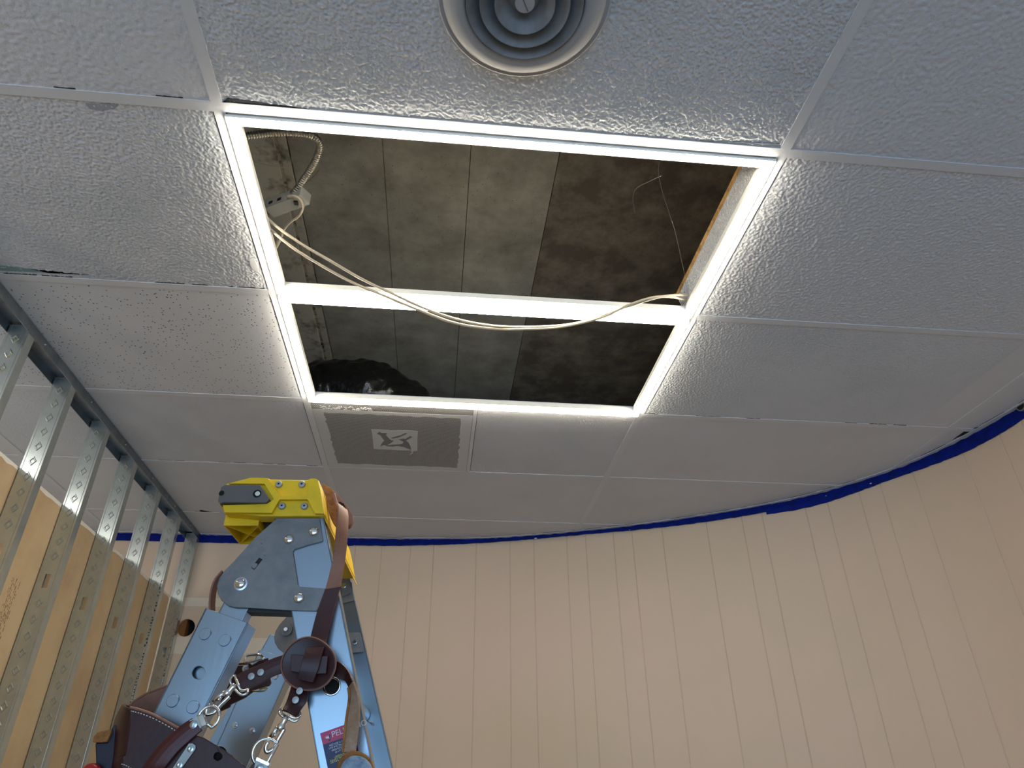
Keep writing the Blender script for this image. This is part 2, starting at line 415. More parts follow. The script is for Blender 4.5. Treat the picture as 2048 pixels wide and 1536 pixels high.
# bands of joint compound on the flat part behind the partition
bm = bmesh.new()
for (x0, z0, x1, z1) in ((-1.9, -.372, -.02, -.33), (-1.2, -.60, -.30, -.52)):
    box(bm, x0, 2.7385, ZC + z0, x1, 2.7405, ZC + z1)
obj('joint_compound', bm, M['mud'], wb, label='pale band of joint compound')
bm = bmesh.new(); box(bm, -3.3, -4.6, -.1, 2.75, 2.9, 0)
tag(obj('floor', bm, M['floor']), kind='structure')
bm = bmesh.new(); box(bm, -4.15, -4.7, 0, -4.05, 2.9, TOPZ); box(bm, -4.05, 2.74, 0, -3.2, 2.82, TOPZ)
tag(obj('wall_left', bm, M['wall']), kind='structure')
bm = bmesh.new(); box(bm, -4.1, -4.6, -.1, -3.3, 2.9, 0); tag(obj('floor', bm, M['floor']), kind='structure')
bm = bmesh.new()
for x0, x1 in ((-4.05, -1.9), (2.5, 2.75)): box(bm, x0, -4.6, 0, x1, -4.5, TOPZ)
box(bm, -1.9, -4.6, 2.5, 2.5, -4.5, TOPZ); box(bm, -1.9, -4.6, 0, 2.5, -4.5, .08)
tag(obj('wall_front', bm, M['wall']), kind='structure')
bm = bmesh.new()
for x in (-1.9, -.45, 1.0, 2.44): box(bm, x, -4.56, .08, x + .05, -4.50, 2.5)
box(bm, -1.9, -4.56, .08, 2.49, -4.50, .13); box(bm, -1.9, -4.56, 2.44, 2.49, -4.50, 2.5)
tag(obj('window_1', bm, M['plate']), kind='structure')

# ---------------------------------------------------------------- CEILING (suspended grid, tiles, slab above)
ceil = thing('ceiling', (0, 0, ZC), None, None, kind='structure')
region = [(x, y) for x, y in wl] + [(2.6, -4.5), (-4.05, -4.5), (-4.05, 2.74)]
region = [p for i, p in enumerate(region) if i == 0 or math.dist(p, region[i - 1]) > 1e-4]
def clip_rect(x0, y0, x1, y1):
    """clip the convex room outline by a rectangle"""
    poly = region[:]
    for ax, lim, sg in ((0, x0, 1), (0, x1, -1), (1, y0, 1), (1, y1, -1)):
        out = []
        for i, p in enumerate(poly):
            q = poly[(i + 1) % len(poly)]
            ip = (p[ax] - lim) * sg >= 0; iq = (q[ax] - lim) * sg >= 0
            if ip: out.append(p)
            if ip != iq:
                t = (lim - p[ax]) / (q[ax] - p[ax]); out.append((p[0] + (q[0] - p[0]) * t, p[1] + (q[1] - p[1]) * t))
        poly = out
        if len(poly) < 3: return None
    r = []
    for p in poly:
        if not r or math.dist(p, r[-1]) > 1e-4: r.append(p)
    if len(r) > 2 and math.dist(r[0], r[-1]) < 1e-4: r.pop()
    return r if len(r) >= 3 else None
XC = [-4.05, -2.44, -1.22, 0.0, 1.215, 2.44, 2.6]
YR = [-4.5, -3.05, -1.83, -1.22, -.61, 0.0, .612, 1.222, 1.80, 2.40, 2.75]
lab = {(2, 5): ('tile_drops', 'blue-tinged tile beside the left edge of the lit frames'),
       (2, 6): ('tile_pins', 'bare tile speckled with dark pinholes'),
       (2, 4): ('tile_stucco', 'coarse stippled tile at the upper left'),
       (4, 5): ('tile_stucco', 'stippled tile right of the nearer lit frame'),
       (4, 4): ('tile_stucco', 'stippled tile at the upper right'),
       (4, 6): ('tile_fine', 'finely stippled tile right of the farther lit frame'),
       (2, 7): ('tile_fine', None), (1, 6): ('tile_pins', 'pinholed tile seen behind the metal studs')}
G = .0015
def tile_tex(name, kind, scale, depth=1):
    t = bpy.data.textures.new(name, kind)
    if kind == 'CLOUDS': t.noise_scale = scale; t.noise_depth = depth; t.contrast = 1.6
    else: t.noise_scale = scale; t.noise_intensity = 1.0; t.distance_metric = 'DISTANCE'
    return t
TX = {'tile_stucco': (tile_tex('stucco_relief', 'CLOUDS', .0070, 2), .0026), 'tile_fine': (tile_tex('fine_relief', 'CLOUDS', .0055, 2), .0022), 'tile_drops': (tile_tex('drop_relief', 'CLOUDS', .0045, 1), .0026)}
def relief_tile(x0, y0, x1, y1, mk, hole=None, lb=None, step=.0027):
    nx, ny = int((x1 - x0) / step), int((y1 - y0) / step)
    vx = [(x0 + (x1 - x0) * i / nx, y0 + (y1 - y0) * j / ny, ZC + .0008) for j in range(ny + 1) for i in range(nx + 1)]
    fc = []
    for j in range(ny):
        for i in range(nx):
            if hole:
                cx, cy = vx[j * (nx + 1) + i][:2]
                if (cx - hole[0]) ** 2 + (cy - hole[1]) ** 2 < hole[2] ** 2: continue
            a = j * (nx + 1) + i; fc.append((a, a + nx + 1, a + nx + 2, a + 1))
    me = bpy.data.meshes.new('ceiling_tile'); me.from_pydata(vx, [], fc)
    me.materials.append(M[mk + '_relief']); me.polygons.foreach_set('use_smooth', [True] * len(fc))
    o = bpy.data.objects.new('ceiling_tile', me); COL.objects.link(o); o.parent = ceil; o.matrix_parent_inverse = Matrix.Translation((0, 0, -ZC))
    d = o.modifiers.new('relief', 'DISPLACE'); d.texture = TX[mk][0]; d.texture_coords = 'LOCAL'; d.direction = 'Z'; d.strength = -TX[mk][1]; d.mid_level = .42
    so = o.modifiers.new('thickness', 'SOLIDIFY'); so.thickness = .012; so.offset = -1
    if lb: o['label'] = lb
    return o
for k_, v_ in (('tile_stucco', None), ('tile_drops', (3, (188, 194, 200), .45, .65)), ('tile_fine', (2.5, (196, 199, 204), .4, .7))):
    M[k_ + '_relief'] = mat(k_ + '_relief', TILE, .9, bump=('noise', 330, .6, .0012), vary=v_, spec=.2)
for i in range(len(XC) - 1):
    for j in range(len(YR) - 1):
        if (i == 3 and j in (5, 6)) or (i == 1 and j in (4, 5)): continue              # the two open lit frames
        x0, x1, y0, y1 = XC[i] + G, XC[i + 1] - G, YR[j] + G, YR[j + 1] - G
        mk, lb = lab.get((i, j), ('tile_smooth', None))
        bm = bmesh.new()
        if (i, j) in ((2, 4), (2, 5), (4, 4), (4, 5), (4, 6), (2, 7)):
            bm.free(); relief_tile(x0, y0, min(x1, 2.3), y1, mk, None, lb, .0032 if j in (4, 7) else .0020)
            if x1 > 2.3:
                bm = bmesh.new(); extr(bm, [[Vector((*p, ZC + .0004)) for p in clip_rect(2.3, y0, x1, y1)]], Vector((0, 0, .013))); obj('ceiling_tile', bm, M['tile_smooth'], ceil)
            continue
        if (i, j) == (3, 4):
            bm.free(); relief_tile(x0, y0, x1, y1, 'tile_drops', (.602, -.289, .143), 'stippled tile carrying the round air diffuser', .0020); continue
        elif (i, j) == (3, 7):
            # half tile right of the square grille
            bm.free(); relief_tile(.612, y0, x1, y1, 'tile_fine', None, 'half-width stippled tile right of the perforated grille'); continue
        else:
            poly = clip_rect(x0, y0, x1, y1)
            if not poly: bm.free(); continue
            extr(bm, [[Vector((*p, ZC + .0004)) for p in poly]], Vector((0, 0, .013)))
        obj('ceiling_tile', bm, M[mk], ceil, label=lb)
def bar(x0, y0, x1, y1, m=M['bar']):
    bm = bmesh.new(); box(bm, x0, y0, ZC - .0015, x1, y1, ZC + .0025)
    cx, cy = (x0 + x1) / 2, (y0 + y1) / 2
    if x1 - x0 < y1 - y0: box(bm, cx - .0015, y0, ZC + .0025, cx + .0015, y1, ZC + .035)
    else: box(bm, x0, cy - .0015, ZC + .0025, x1, cy + .0015, ZC + .035)
    obj('grid_bar', bm, m, ceil)
def ymax(x):    # depth of the wall line at x
    ys = [a[1] + (b[1] - a[1]) * (x - a[0]) / (b[0] - a[0]) for a, b in zip(wl, wl[1:]) if (a[0] - x) * (b[0] - x) <= 0 and a[0] != b[0]]
    return max(ys) if ys else 2.74
def xmax(y):
    xs = [a[0] + (b[0] - a[0]) * (y - a[1]) / (b[1] - a[1]) for a, b in zip(wl, wl[1:]) if (a[1] - y) * (b[1] - y) <= 0 and a[1] != b[1]]
    return max(xs) if xs else 2.6
hw = .012
for x in XC[1:-1]: bar(x - hw, -4.5, x + hw, min(ymax(x), ymax(x + hw)) - .004)
for j, y in enumerate(YR[1:-1]):
    xs = [-4.05] + XC[1:-1] + [xmax(y) - .01]
    for a, b in zip(xs, xs[1:]):
        if b - a < .05: continue
        h2 = hw if y < 1.5 else .007
        bar(a + hw, y - h2, b - hw, y + h2)
bar(.598, YR[7] + hw, .612, YR[8] - .007)
# wall angle along the curved edge, with open dark joints
bm = bmesh.new(); sm = [i * .03 for i in range(int(acc[-1] / .03))]
P0 = [at_arc(s, .002) for s in sm]; P1 = [at_arc(s, .022 + .002 * math.sin(s * 9)) for s in sm]
for z in (0,):
    A = [bm.verts.new((*p, ZC - .002)) for p in P0]; B = [bm.verts.new((*p, ZC - .002)) for p in P1]
    C_ = [bm.verts.new((*p, ZC + .002)) for p in P0]; D = [bm.verts.new((*p, ZC + .002)) for p in P1]
    for i in range(len(sm) - 1):
        bm.faces.new((A[i], A[i + 1], B[i + 1], B[i])); bm.faces.new((C_[i], D[i], D[i + 1], C_[i + 1])); bm.faces.new((B[i], B[i + 1], D[i + 1], D[i]))
tag(obj('trim_1', bm, M['bar']), kind='structure')
bm = bmesh.new(); rr = random.Random(3)
s = arc(-1.5, 2.74)
while s < acc[-1] - 2.5:
    ln = rr.uniform(.02, .14); off = .025 + rr.uniform(0, .004)
    if rr.random() < .55:
        wd = rr.uniform(.0008, .0028)
        n = 4; q = [at_arc(s + ln * t / n, off) for t in range(n + 1)] + [at_arc(s + ln * t / n, off + wd * (.3 if t in (0, n) else 1)) for t in range(n, -1, -1)]
        extr(bm, [[Vector((*p, ZC - .0006)) for p in q]], Vector((0, 0, .002)))
    s += ln + rr.uniform(.01, .08)
obj('open_joint', bm, M['dirt'], ceil, label='dark gaps where the tiles meet the curved wall')
# small paint chips and cracks on the ceiling plane
def chip(px, m, z=-.0005, name='paint_chip', label=None, th=.0015):
    bm = bmesh.new(); extr(bm, [[onZ(u, v, z) for u, v in px]], Vector((0, 0, th))); obj(name, bm, m, ceil, label=label)
chip([(499, 519), (508, 517), (516, 534), (517, 545), (509, 541), (501, 533)], M['bar'], -.001, label='peeled paint chip on the bar left of the lit frames')
chip([(170, 207), (238, 207), (228, 217), (205, 222), (180, 218)], mat('bare_patch', (150, 158, 168), .8), -.0003, 'bare_patch', 'bare bluish patch under the cross bar')
chip([(0, 541), (180, 550), (100, 547), (60, 538), (0, 531)], mat('green_wash', (120, 150, 150), .8), -.0003, 'bare_patch', 'greenish unpainted strip at the tile edge')
chip([(398, 1022), (402, 1020), (425, 1025), (455, 1028), (425, 1027), (407, 1025)], M['dirt'], -.0005, 'crack', 'short dark crack in the far tile')
chip([(1905, 880), (1930, 862), (1960, 853), (1930, 868)], M['dirt'], -.0005, 'crack')
chip([(445, 205), (455, 204), (700, 236), (1060, 262), (1056, 259), (700, 230), (455, 196)], M['dirt'], -.0005, 'open_joint')
chip([(1390, 281), (1555, 291), (1560, 287), (1480, 284)], mat('exposed_edge', (96, 110, 120), .8), -.0003, 'open_joint')
for ax, ay, bx, by, wd in ((0, -.0, 0, .6, .002), (0, .62, 0, 1.2, .002), (0, 1.23, 0, 1.79, .0015), (1.215, .02, 1.215, .6, .002), (1.215, .63, 1.215, 1.2, .0015), (.605, 1.24, .605, 1.79, .0015)):
    for sg in ((-1, 1) if ax < .5 else (1,) if ax > 1 else (1,)):
        bm = bmesh.new(); xx = ax + sg * (hw + .0012) if ax != .605 else ax + .008
        box(bm, xx - wd / 2, ay + .015, ZC - .0004, xx + wd / 2, by - .015, ZC + .002); obj('open_joint', bm, M['dirt'], ceil)
for x0, x1, y in ((-1.2, -.02, .597), (-1.2, -.02, -.0145), (-.74, -.02, 1.79), (-.7, -.02, 2.39), (1.23, 2.4, 1.209)):
    n = 12; rr2 = random.Random(int(y * 100))
    bm = bmesh.new()
    for i in range(n):
        if rr2.random() < .6:
            a = x0 + (x1 - x0) * i / n; b = a + (x1 - x0) / n * rr2.uniform(.4, 1); wd = rr2.uniform(.0008, .0022)
            box(bm, a, y - wd / 2, ZC - .0004, b, y + wd / 2, ZC + .002)
    obj('open_joint', bm, M['dirt'], ceil)
# concrete slab above
SH = ZC + .40
slabs = [(-.105, -.030, 'concrete_pale', -.012), (-.020, .004, 'concrete_pale', -.004), (.008, .277, 'concrete', 0), (.279, .532, 'concrete', 0), (.534, .792, 'concrete', 0), (.7945, 2.8, 'concrete_dark', 0)]
for x0, x1, mk, dz in slabs:
    bm = bmesh.new(); box(bm, x0, -1.2, SH + dz, x1, 2.95, SH + .1)
    obj('slab_plank', bm, M[mk], ceil)
bm = bmesh.new(); rr3 = random.Random(9)
box(bm, -.032, -1.2, SH - .003, -.018, 2.9, SH + .05)
obj('mortar_joint', bm, mat('mortar', (168, 164, 150), .95, bump=('noise', 60, .8, .006), vary=(25, (60, 56, 50), .5, .62)), ceil)
bm = bmesh.new(); box(bm, -4.15, -4.7, ZC + .62, 2.8, 2.95, ZC + .7); obj('upper_deck', bm, M['hole'], ceil)
bm = bmesh.new(); box(bm, -.13, -1.2, SH + .1, -.105, 2.95, ZC + .62); box(bm, -4.15, 2.82, ZC + .3, 2.8, 2.95, ZC + .7); box(bm, -.13, -1.25, SH, 2.8, -1.2, ZC + .62); obj('plenum_edge', bm, M['concrete_dark'], ceil)

# ================================================================ LED FRAMES
def frame_ring(bm, x0, y0, x1, y1, prof):
    loops = [[bm.verts.new(p) for p in ((x0 + i, y0 + i, z), (x1 - i, y0 + i, z), (x1 - i, y1 - i, z), (x0 + i, y1 - i, z))] for i, z in prof]
    for a, b in zip(loops, loops[1:] + loops[:1]):
        for k in range(4): bm.faces.new((a[k], a[(k + 1) % 4], b[(k + 1) % 4], b[k]))
for (y0, y1, lb) in ((.0165, .603, 'nearer lit rectangular frame light, cables crossing its lower edge'), (.622, 1.214, 'farther lit rectangular frame light, next to the perforated grille')):
    t = thing('frame_light', (.606, (y0 + y1) / 2, ZC), lb, 'light', 'rectangular frame lights in the ceiling')
    x0, x1 = .010, 1.206
    bm = bmesh.new(); frame_ring(bm, x0, y0, x1, y1, [(0, ZC - .0035), (.0006, ZC - .0085), (.0022, ZC - .0085), (.0024, ZC - .001), (.0245, ZC - .001), (.0245, ZC - .0035), (.0265, ZC - .0035), (.0265, ZC + .012), (0, ZC + .012)])
    obj('frame', bm, M['white_metal'], t)
    bm = bmesh.new(); frame_ring(bm, x0, y0, x1, y1, [(.0030, ZC - .002), (.0034, ZC - .0130), (.0058, ZC - .0160), (.0135, ZC - .0160), (.0215, ZC - .0060), (.0238, ZC - .002)])
    obj('diffuser', bm, M['led'], t, label='glowing warm white strip')

# unseen ceiling lights beyond the partition, added for the bright stud reflections
for (ya, yb, lb) in ((-.598, -.012, 'flat ceiling light beyond the partition, nearer the shop front'), (.012, .60, 'flat ceiling light beyond the partition, farther from the shop front')):
    t = thing('added_panel_light', (-1.83, (ya + yb) / 2, ZC), lb, 'light', 'flat ceiling lights of the next room')
    bm = bmesh.new(); frame_ring(bm, -2.425, ya, -1.235, yb, [(0, ZC - .003), (.018, ZC - .003), (.018, ZC + .02), (0, ZC + .02)]); obj('frame', bm, M['white_metal'], t)
    bm = bmesh.new(); box(bm, -2.408, ya + .017, ZC - .001, -1.252, yb - .017, ZC + .01); obj('diffuser', bm, M['panel'], t)

# ================================================================ ROUND AIR DIFFUSER
dc = Vector((.602, -.289, ZC))
t = thing('air_diffuser', dc, 'round grey ceiling air diffuser with concentric cone rings', 'vent')
DG = mat('diffuser_paint', (168, 170, 174), .6, bump=('noise', 70, .2, .001))
DR = mat('ring_paint', (128, 131, 136), .6, bump=('noise', 70, .2, .001), vary=(12, (112, 114, 116), .45, .6))
bm = lathe(bmesh.new(), [(.150, .002), (.1555, .000), (.156, -.004), (.153, -.006), (.1505, -.004), (.147, -.004), (.1455, -.0075), (.141, -.014), (.133, -.0195), (.122, -.022), (.110, -.0215), (.106, -.018), (.104, .03), (.100, .06), (.103, .06), (.108, .03), (.110, -.012), (.138, -.004)], dc, n=96, cap=False)
obj('outer_bell', bm, DG, t, smooth=True)
for r, z in ((.1035, -.026), (.080, -.027), (.0535, -.027)):
    bm = lathe(bmesh.new(), [(r + .0006, z + .001), (r, z - .0008), (r - .0012, z), (r - .012, z + .009), (r - .030, z + .028), (max(r - .034, .012), z + .055), (max(r - .034, .012) + .002, z + .055), (r - .026, z + .028), (r - .010, z + .010)], dc, n=96, cap=False)
    obj('cone_ring', bm, DR, t, smooth=True)
bm = lathe(bmesh.new(), [(0, -.006), (.022, -.006), (.030, -.002), (.034, .006), (0, .01)], dc, n=64, cap=False); obj('hub', bm, DR, t, smooth=True)
bm = lathe(bmesh.new(), [(.0165, -.004), (.0180, -.018), (.0172, -.0205), (0, -.0208)], dc, n=48, cap=False); sc = obj('adjusting_knob', bm, DG, t)
bm = bmesh.new(); a = math.radians(62); d = Vector((math.cos(a), math.sin(a), 0)); e = Vector((-d.y, d.x, 0))
extr(bm, [[dc + d * x + e * y + Vector((0, 0, -.0212)) for x, y in ((-.013, -.0011), (.015, -.0011), (.015, .0011), (-.013, .0011))]], Vector((0, 0, .002)))
obj('screw_slot', bm, mat('slot_shadow', (110, 112, 116), .8), sc)
for ang in (230, 310, 50, 130):
    bm = bmesh.new(); a = math.radians(ang); p = dc + Vector((math.cos(a) * .1035, math.sin(a) * .1035, -.0225))
    lathe(bm, [(0, 0), (.0032, 0), (.0032, .01), (0, .01)], p, n=12, cap=False)
    obj('ring_clip', bm, M['dirt'], t)
# duct collar above
bm = lathe(bmesh.new(), [(.142, .0), (.142, .25), (.144, .25), (.144, 0)], dc + Vector((0, 0, .016)), n=48, cap=False); obj('collar', bm, M['galv'], t)
bm = lathe(bmesh.new(), [(0, .25), (.142, .25)], dc + Vector((0, 0, .012)), n=48, cap=False); obj('damper_plate', bm, M['hole'], t)

# ================================================================ PERFORATED GRILLE
t = thing('perforated_grille', (.305, 1.51, ZC), 'square perforated ceiling grille with a painted rectangular patch in its middle', 'vent')
gx0, gx1, gy0, gy1 = .013, .597, 1.235, 1.792
bm = bmesh.new(); box(bm, gx0, gy0, ZC - .0008, gx1, gy1, ZC + .0015); obj('perforated_panel', bm, M['perf'], t)
patch = mat('clogged_paint', (198, 200, 203), .6, bump=('noise', 120, .3, .001))
def rough_poly(x0, y0, x1, y1, n=26, j=.004, seed=1):
    r = random.Random(seed); pts = []
    for i in range(n): pts.append((x0 + (x1 - x0) * i / n, y0 + r.uniform(-j, j)))
    for i in range(n): pts.append((x1 + r.uniform(-j, j), y0 + (y1 - y0) * i / n))
    for i in range(n): pts.append((x1 - (x1 - x0) * i / n, y1 + r.uniform(-j, j)))
    for i in range(n): pts.append((x0 + r.uniform(-j, j), y1 - (y1 - y0) * i / n))
    return pts
bm = bmesh.new()
outer = [(gx0, gy0), (gx1, gy0), (gx1, gy1), (gx0, gy1)]
inner = rough_poly(.052, gy0 + .075, .556, 1.757)
fl = [(gx0, gy0 + .075)] 
extr(bm, [[Vector((*p, ZC - .0012)) for p in [(gx0, gy0 + .05), (gx1, gy0 + .05), (gx1, gy1), (gx0, gy1)]], [Vector((*p, ZC - .0012)) for p in inner]], Vector((0, 0, .0008)))
obj('clogged_margin', bm, patch, t, label='paint-clogged pale margin of the grille')
def c7(x, y): return (720 + x / 14.63, 840 + y / 14.63)
bm = bmesh.new()
extr(bm, [[onZ(*c7(*p), -.0012) for p in ((335, 280), (700, 290), (960, 320), (1300, 300), (1690, 325), (1680, 600), (1680, 905), (1560, 915), (1530, 990), (1440, 1030), (1520, 950), (1480, 890), (1200, 890), (900, 870), (600, 860), (400, 850), (380, 600))]], Vector((0, 0, .0010)))
obj('painted_patch', bm, patch, t, label='pale painted rectangle in the middle of the grille')
dk = mat('scraped_mesh', (118, 122, 124), .7, bump=('noise', 200, .3, .001))
bm = bmesh.new()
for poly in ([(490, 400), (570, 345), (640, 380), (790, 385), (760, 440), (830, 520), (910, 590), (990, 610), (900, 680), (800, 740), (960, 720), (1150, 710), (1240, 700), (1270, 640), (1180, 590), (1120, 570), (1250, 545), (1340, 550), (1460, 470), (1540, 500), (1450, 545), (1350, 600), (1420, 660), (1480, 780), (1500, 880), (1420, 850), (1300, 800), (1100, 760), (950, 780), (800, 770), (700, 730), (590, 780), (640, 680), (710, 600), (640, 520), (600, 450)],
             [(900, 520), (1080, 475), (1200, 440), (1330, 380), (1390, 395), (1240, 470), (1100, 520), (960, 545)]):
    extr(bm, [[onZ(*c7(*p), -.0014) for p in poly]], Vector((0, 0, .0005)))
obj('scraped_mark', bm, dk, t, label='dark brush-shaped mark inside the patch')
bm = bmesh.new(); rr4 = random.Random(5)
for i in range(60):
    x, y = rr4.uniform(.045, .23), gy0 + rr4.uniform(.022, .045)
    if i < 60: lathe(bm, [(0, -.0016), (.002 + .0015 * rr4.random(), -.0013), (.0042, 0)], Vector((x, y, ZC - .0006)), n=8, cap=False)
obj('paint_blobs', bm, M['bar'], t, label='thick paint blobs on the grille edge')['kind'] = 'stuff'
# back box of the grille
bm = bmesh.new(); ry = gy0 + .004
extr(bm, [[Vector((x, ry, ZC + z)) for x, z in ((.018, .0), (.590, .0), (.588, .018), (.580, .030), (.560, .036), (.12, .043), (.05, .043), (.030, .036), (.020, .022))]], Vector((0, .53, 0)))
obj('back_box', bm, M['white_metal'], t, bevel=.003)

# ================================================================ FLEXIBLE DUCT
pts = cat([(-.42, 1.75, ZC + .13), (-.18, 1.58, ZC + .16), (.0, 1.50, ZC + .185), (.12, 1.47, ZC + .19), (.22, 1.46, ZC + .165), (.31, 1.47, ZC + .115), (.355, 1.49, ZC + .055)], 22)
def wr(tt): return 1 + .004 * math.sin(tt * 150 + 3 * math.sin(tt * 20)) + .006 * math.sin(tt * 61 + 1) + .04 * math.sin(tt * 23)
bm = tube(bmesh.new(), pts, .128, 40, rf=wr)
rr5 = random.Random(2)
for v in bm.verts:
    p = v.co; f = .003 * math.sin(p.x * 70 + p.z * 45 + p.y * 30) + .003 * math.sin(p.z * 120 - p.x * 40)
    v.co = p + Vector((0, -f, f * .6))
    if v.co.z < ZC + .046: v.co.z = ZC + .046
fd = tag(obj('flexible_duct', bm, M['duct'], smooth=True), 'crumpled black plastic-wrapped flexible duct above the perforated grille', 'duct')

# ================================================================ LEANING TILE PIECE inside the nearer opening
t = thing('tile_offcut', (1.19, .32, ZC), 'stippled ceiling tile offcut standing inside the right edge of the nearer lit frame', 'ceiling tile')
def offc(z0, z1, x0, x1, y0, y1, m, nm, lb=None):
    bm = bmesh.new()
    extr(bm, [[Vector((x0, y, ZC + z0)) if k == 0 else Vector((x1, y, ZC + z1)) for k, y in ((0, y0), (0, y1), (1, y1), (1, y0))]], Vector((.012, 0, .003)))
    obj(nm, bm, m, t, label=lb)
offc(.013, .060, 1.181, 1.170, .036, .598, M['tile_stucco'], 'painted_face')
offc(.060, .072, 1.170, 1.166, .036, .598, M['core'], 'broken_edge', 'brown fibrous broken edge')

# ================================================================ CABLES, CONDUIT, DRIVER
def pz(u, v, z): return onZ(u, v, z)
pts = [pz(474, 274, .055), pz(500, 271, .07), pz(540, 266, .09), pz(575, 265, .10), pz(605, 267, .11), pz(626, 272, .115), pz(639, 287, .12), pz(637, 305, .12), pz(625, 332, .115), pz(605, 362, .105), pz(586, 388, .095)]
cl = cat(pts, 40)
bm = bmesh.new(); m_ = len(cl); L0 = 0; S = [0]
for a, b in zip(cl, cl[1:]): S.append(S[-1] + (b - a).length)
tube(bm, cl, .0070, 12, rf=None)
# spiral ridge
tot = S[-1]; turns = int(tot / .0062); hel = []
nrm = None; steps = turns * 8
for i in range(steps + 1):
    s = tot * i / steps; j = min(len(S) - 2, max(k for k in range(0, len(S) - 1, 1) if S[k] <= s) if i == 0 else j_)
    while j < len(S) - 2 and S[j + 1] < s: j += 1
    j_ = j
    tt = (s - S[j]) / max(1e-9, S[j + 1] - S[j]); p = cl[j].lerp(cl[j + 1], tt); tg = (cl[j + 1] - cl[j]).normalized()
    if nrm is None: nrm = tg.orthogonal().normalized()
    nrm = (nrm - tg * nrm.dot(tg)).normalized(); bn = tg.cross(nrm); a = 2 * math.pi * turns * i / steps
    hel.append(p + (nrm * math.cos(a) + bn * math.sin(a)) * .0074)
tube(bm, hel, .0018, 5)
tag(obj('flexible_conduit', bm, M['conduit'], smooth=True), 'spiral metal flexible conduit looping above the nearer lit frame', 'conduit')
# driver box
Zb = .070
A, B, C_, D = [onZ(*c3(*q), Zb) for q in ((240, 1012), (612, 872), (520, 1012), (345, 1105))]
t = thing('led_driver', (A + B) / 2, 'grey metal light driver box hung on the conduit, two square slots', 'driver box')
bm = bmesh.new(); ax = (B - A); ax.z = 0
D2 = A + (D - A); C2 = D2 + ax
extr(bm, [[A, B, C2, D2]], Vector((0, 0, .034))); hb = obj('housing', bm, M['driver'], t, bevel=.0015)
bm = bmesh.new(); axn = ax.normalized(); side = Vector((axn.y, -axn.x, 0))
if side.y > 0: side = -side
for f in (.12, .36):
    q = A + ax * f + side * .0006 + Vector((0, 0, .010))
    extr(bm, [[q, q + axn * .012, q + axn * .012 + Vector((0, 0, .009)), q + Vector((0, 0, .009))]], -side * .001)
obj('slot', bm, M['hole'], t)
bm = tube(bmesh.new(), [cl[-1] + (cl[-1] - cl[-6]).normalized() * -.004, cl[-1] + (cl[-1] - cl[-6]).normalized() * .022], .0095, 16); obj('conduit_connector', bm, M['galv'], t)
bm = bmesh.new(); q = B + Vector((-.018, .02, -.004)); box(bm, q.x, q.y, q.z, q.x + .01, q.y + .012, q.z + .012); obj('mounting_lug', bm, M['black'], t)
def wire(name, pts, r, m, label=None, cat_='cable', group=None, parent=None, n=10):
    bm = tube(bmesh.new(), cat(pts, n), r, 8); o = obj(name, bm, m, parent, smooth=True, label=None)
    if not parent: tag(o, label, cat_, group)
    return o
wire('driver_cord', [pz(575, 393, .07), pz(590, 392, .06), pz(602, 400, .055), pz(606, 416, .055), pz(598, 432, .06), pz(580, 445, .065), pz(566, 462, .065), pz(556, 482, .06), pz(545, 505, .04), pz(540, 520, .02)], .0028, M['cable'], parent=t)
bm = tube(bmesh.new(), cat([pz(565, 466, .064), pz(558, 480, .06), pz(550, 496, .05), pz(545, 508, .038)], 6), .0062, 12, rf=lambda x: .5 + .5 * math.sin(x * 3.1)); obj('cord_connector', bm, M['cable'], t, smooth=True)
wire('white_cable', [pz(500, 400, .03), pz(514, 412, .03), pz(545, 446, .012), pz(600, 486, -.012), pz(660, 521, -.028), pz(720, 556, -.038), pz(780, 585, -.045), pz(850, 617, -.05), pz(920, 640, -.052), pz(990, 652, -.052), pz(1060, 654, -.050), pz(1130, 650, -.045), pz(1190, 637, -.038), pz(1250, 615, -.026), pz(1310, 596, -.01), pz(1350, 590, .008), pz(1385, 589, .03)], .0035, M['cable'], 'upper of the twin white cables sagging across the lit frames', 'cable', 'white cables sagging across the lit frames', n=8)
wire('white_cable', [pz(500, 412, .03), pz(518, 430, .03), pz(545, 462, .008), pz(590, 498, -.016), pz(650, 535, -.032), pz(710, 567, -.042), pz(770, 592, -.05), pz(840, 621, -.056), pz(910, 646, -.058), pz(980, 657, -.058), pz(1050, 658, -.056), pz(1120, 654, -.05), pz(1200, 636, -.04), pz(1260, 609, -.025), pz(1310, 594, -.008), pz(1350, 595, .008), pz(1385, 603, .03)], .0035, M['cable'], 'lower of the twin white cables sagging across the lit frames', 'cable', 'white cables sagging across the lit frames', n=8)
wire('hanger_wire', [pz(1325, 300, .398), pz(1318, 352, .34), pz(1340, 430, .30), pz(1352, 470, .25), pz(1372, 560, .15)], .0013, M['conduit'], 'thin rusty hanger wire hooked in the stained slab at the right', 'wire')
wire('hanger_wire', [pz(1325, 350, .34), pz(1300, 362, .36), pz(1274, 376, .37), pz(1266, 395, .37), pz(1270, 425, .36)], .0013, M['conduit'], 'short bent hanger wire left of the rusty one', 'wire')
wire('hanger_wire', [pz(470, 318, .30), pz(510, 324, .30), pz(555, 334, .30), pz(580, 331, .33), pz(585, 310, .36)], .001, M['cable'], 'thin pale wire across the upper left of the nearer opening', 'wire')
wire('hanger_wire', [pz(609, 368, .30), pz(630, 350, .28), pz(640, 335, .26), pz(636, 322, .27), pz(622, 318, .30)], .001, M['conduit'], 'thin hooked wire beside the metal conduit', 'wire')

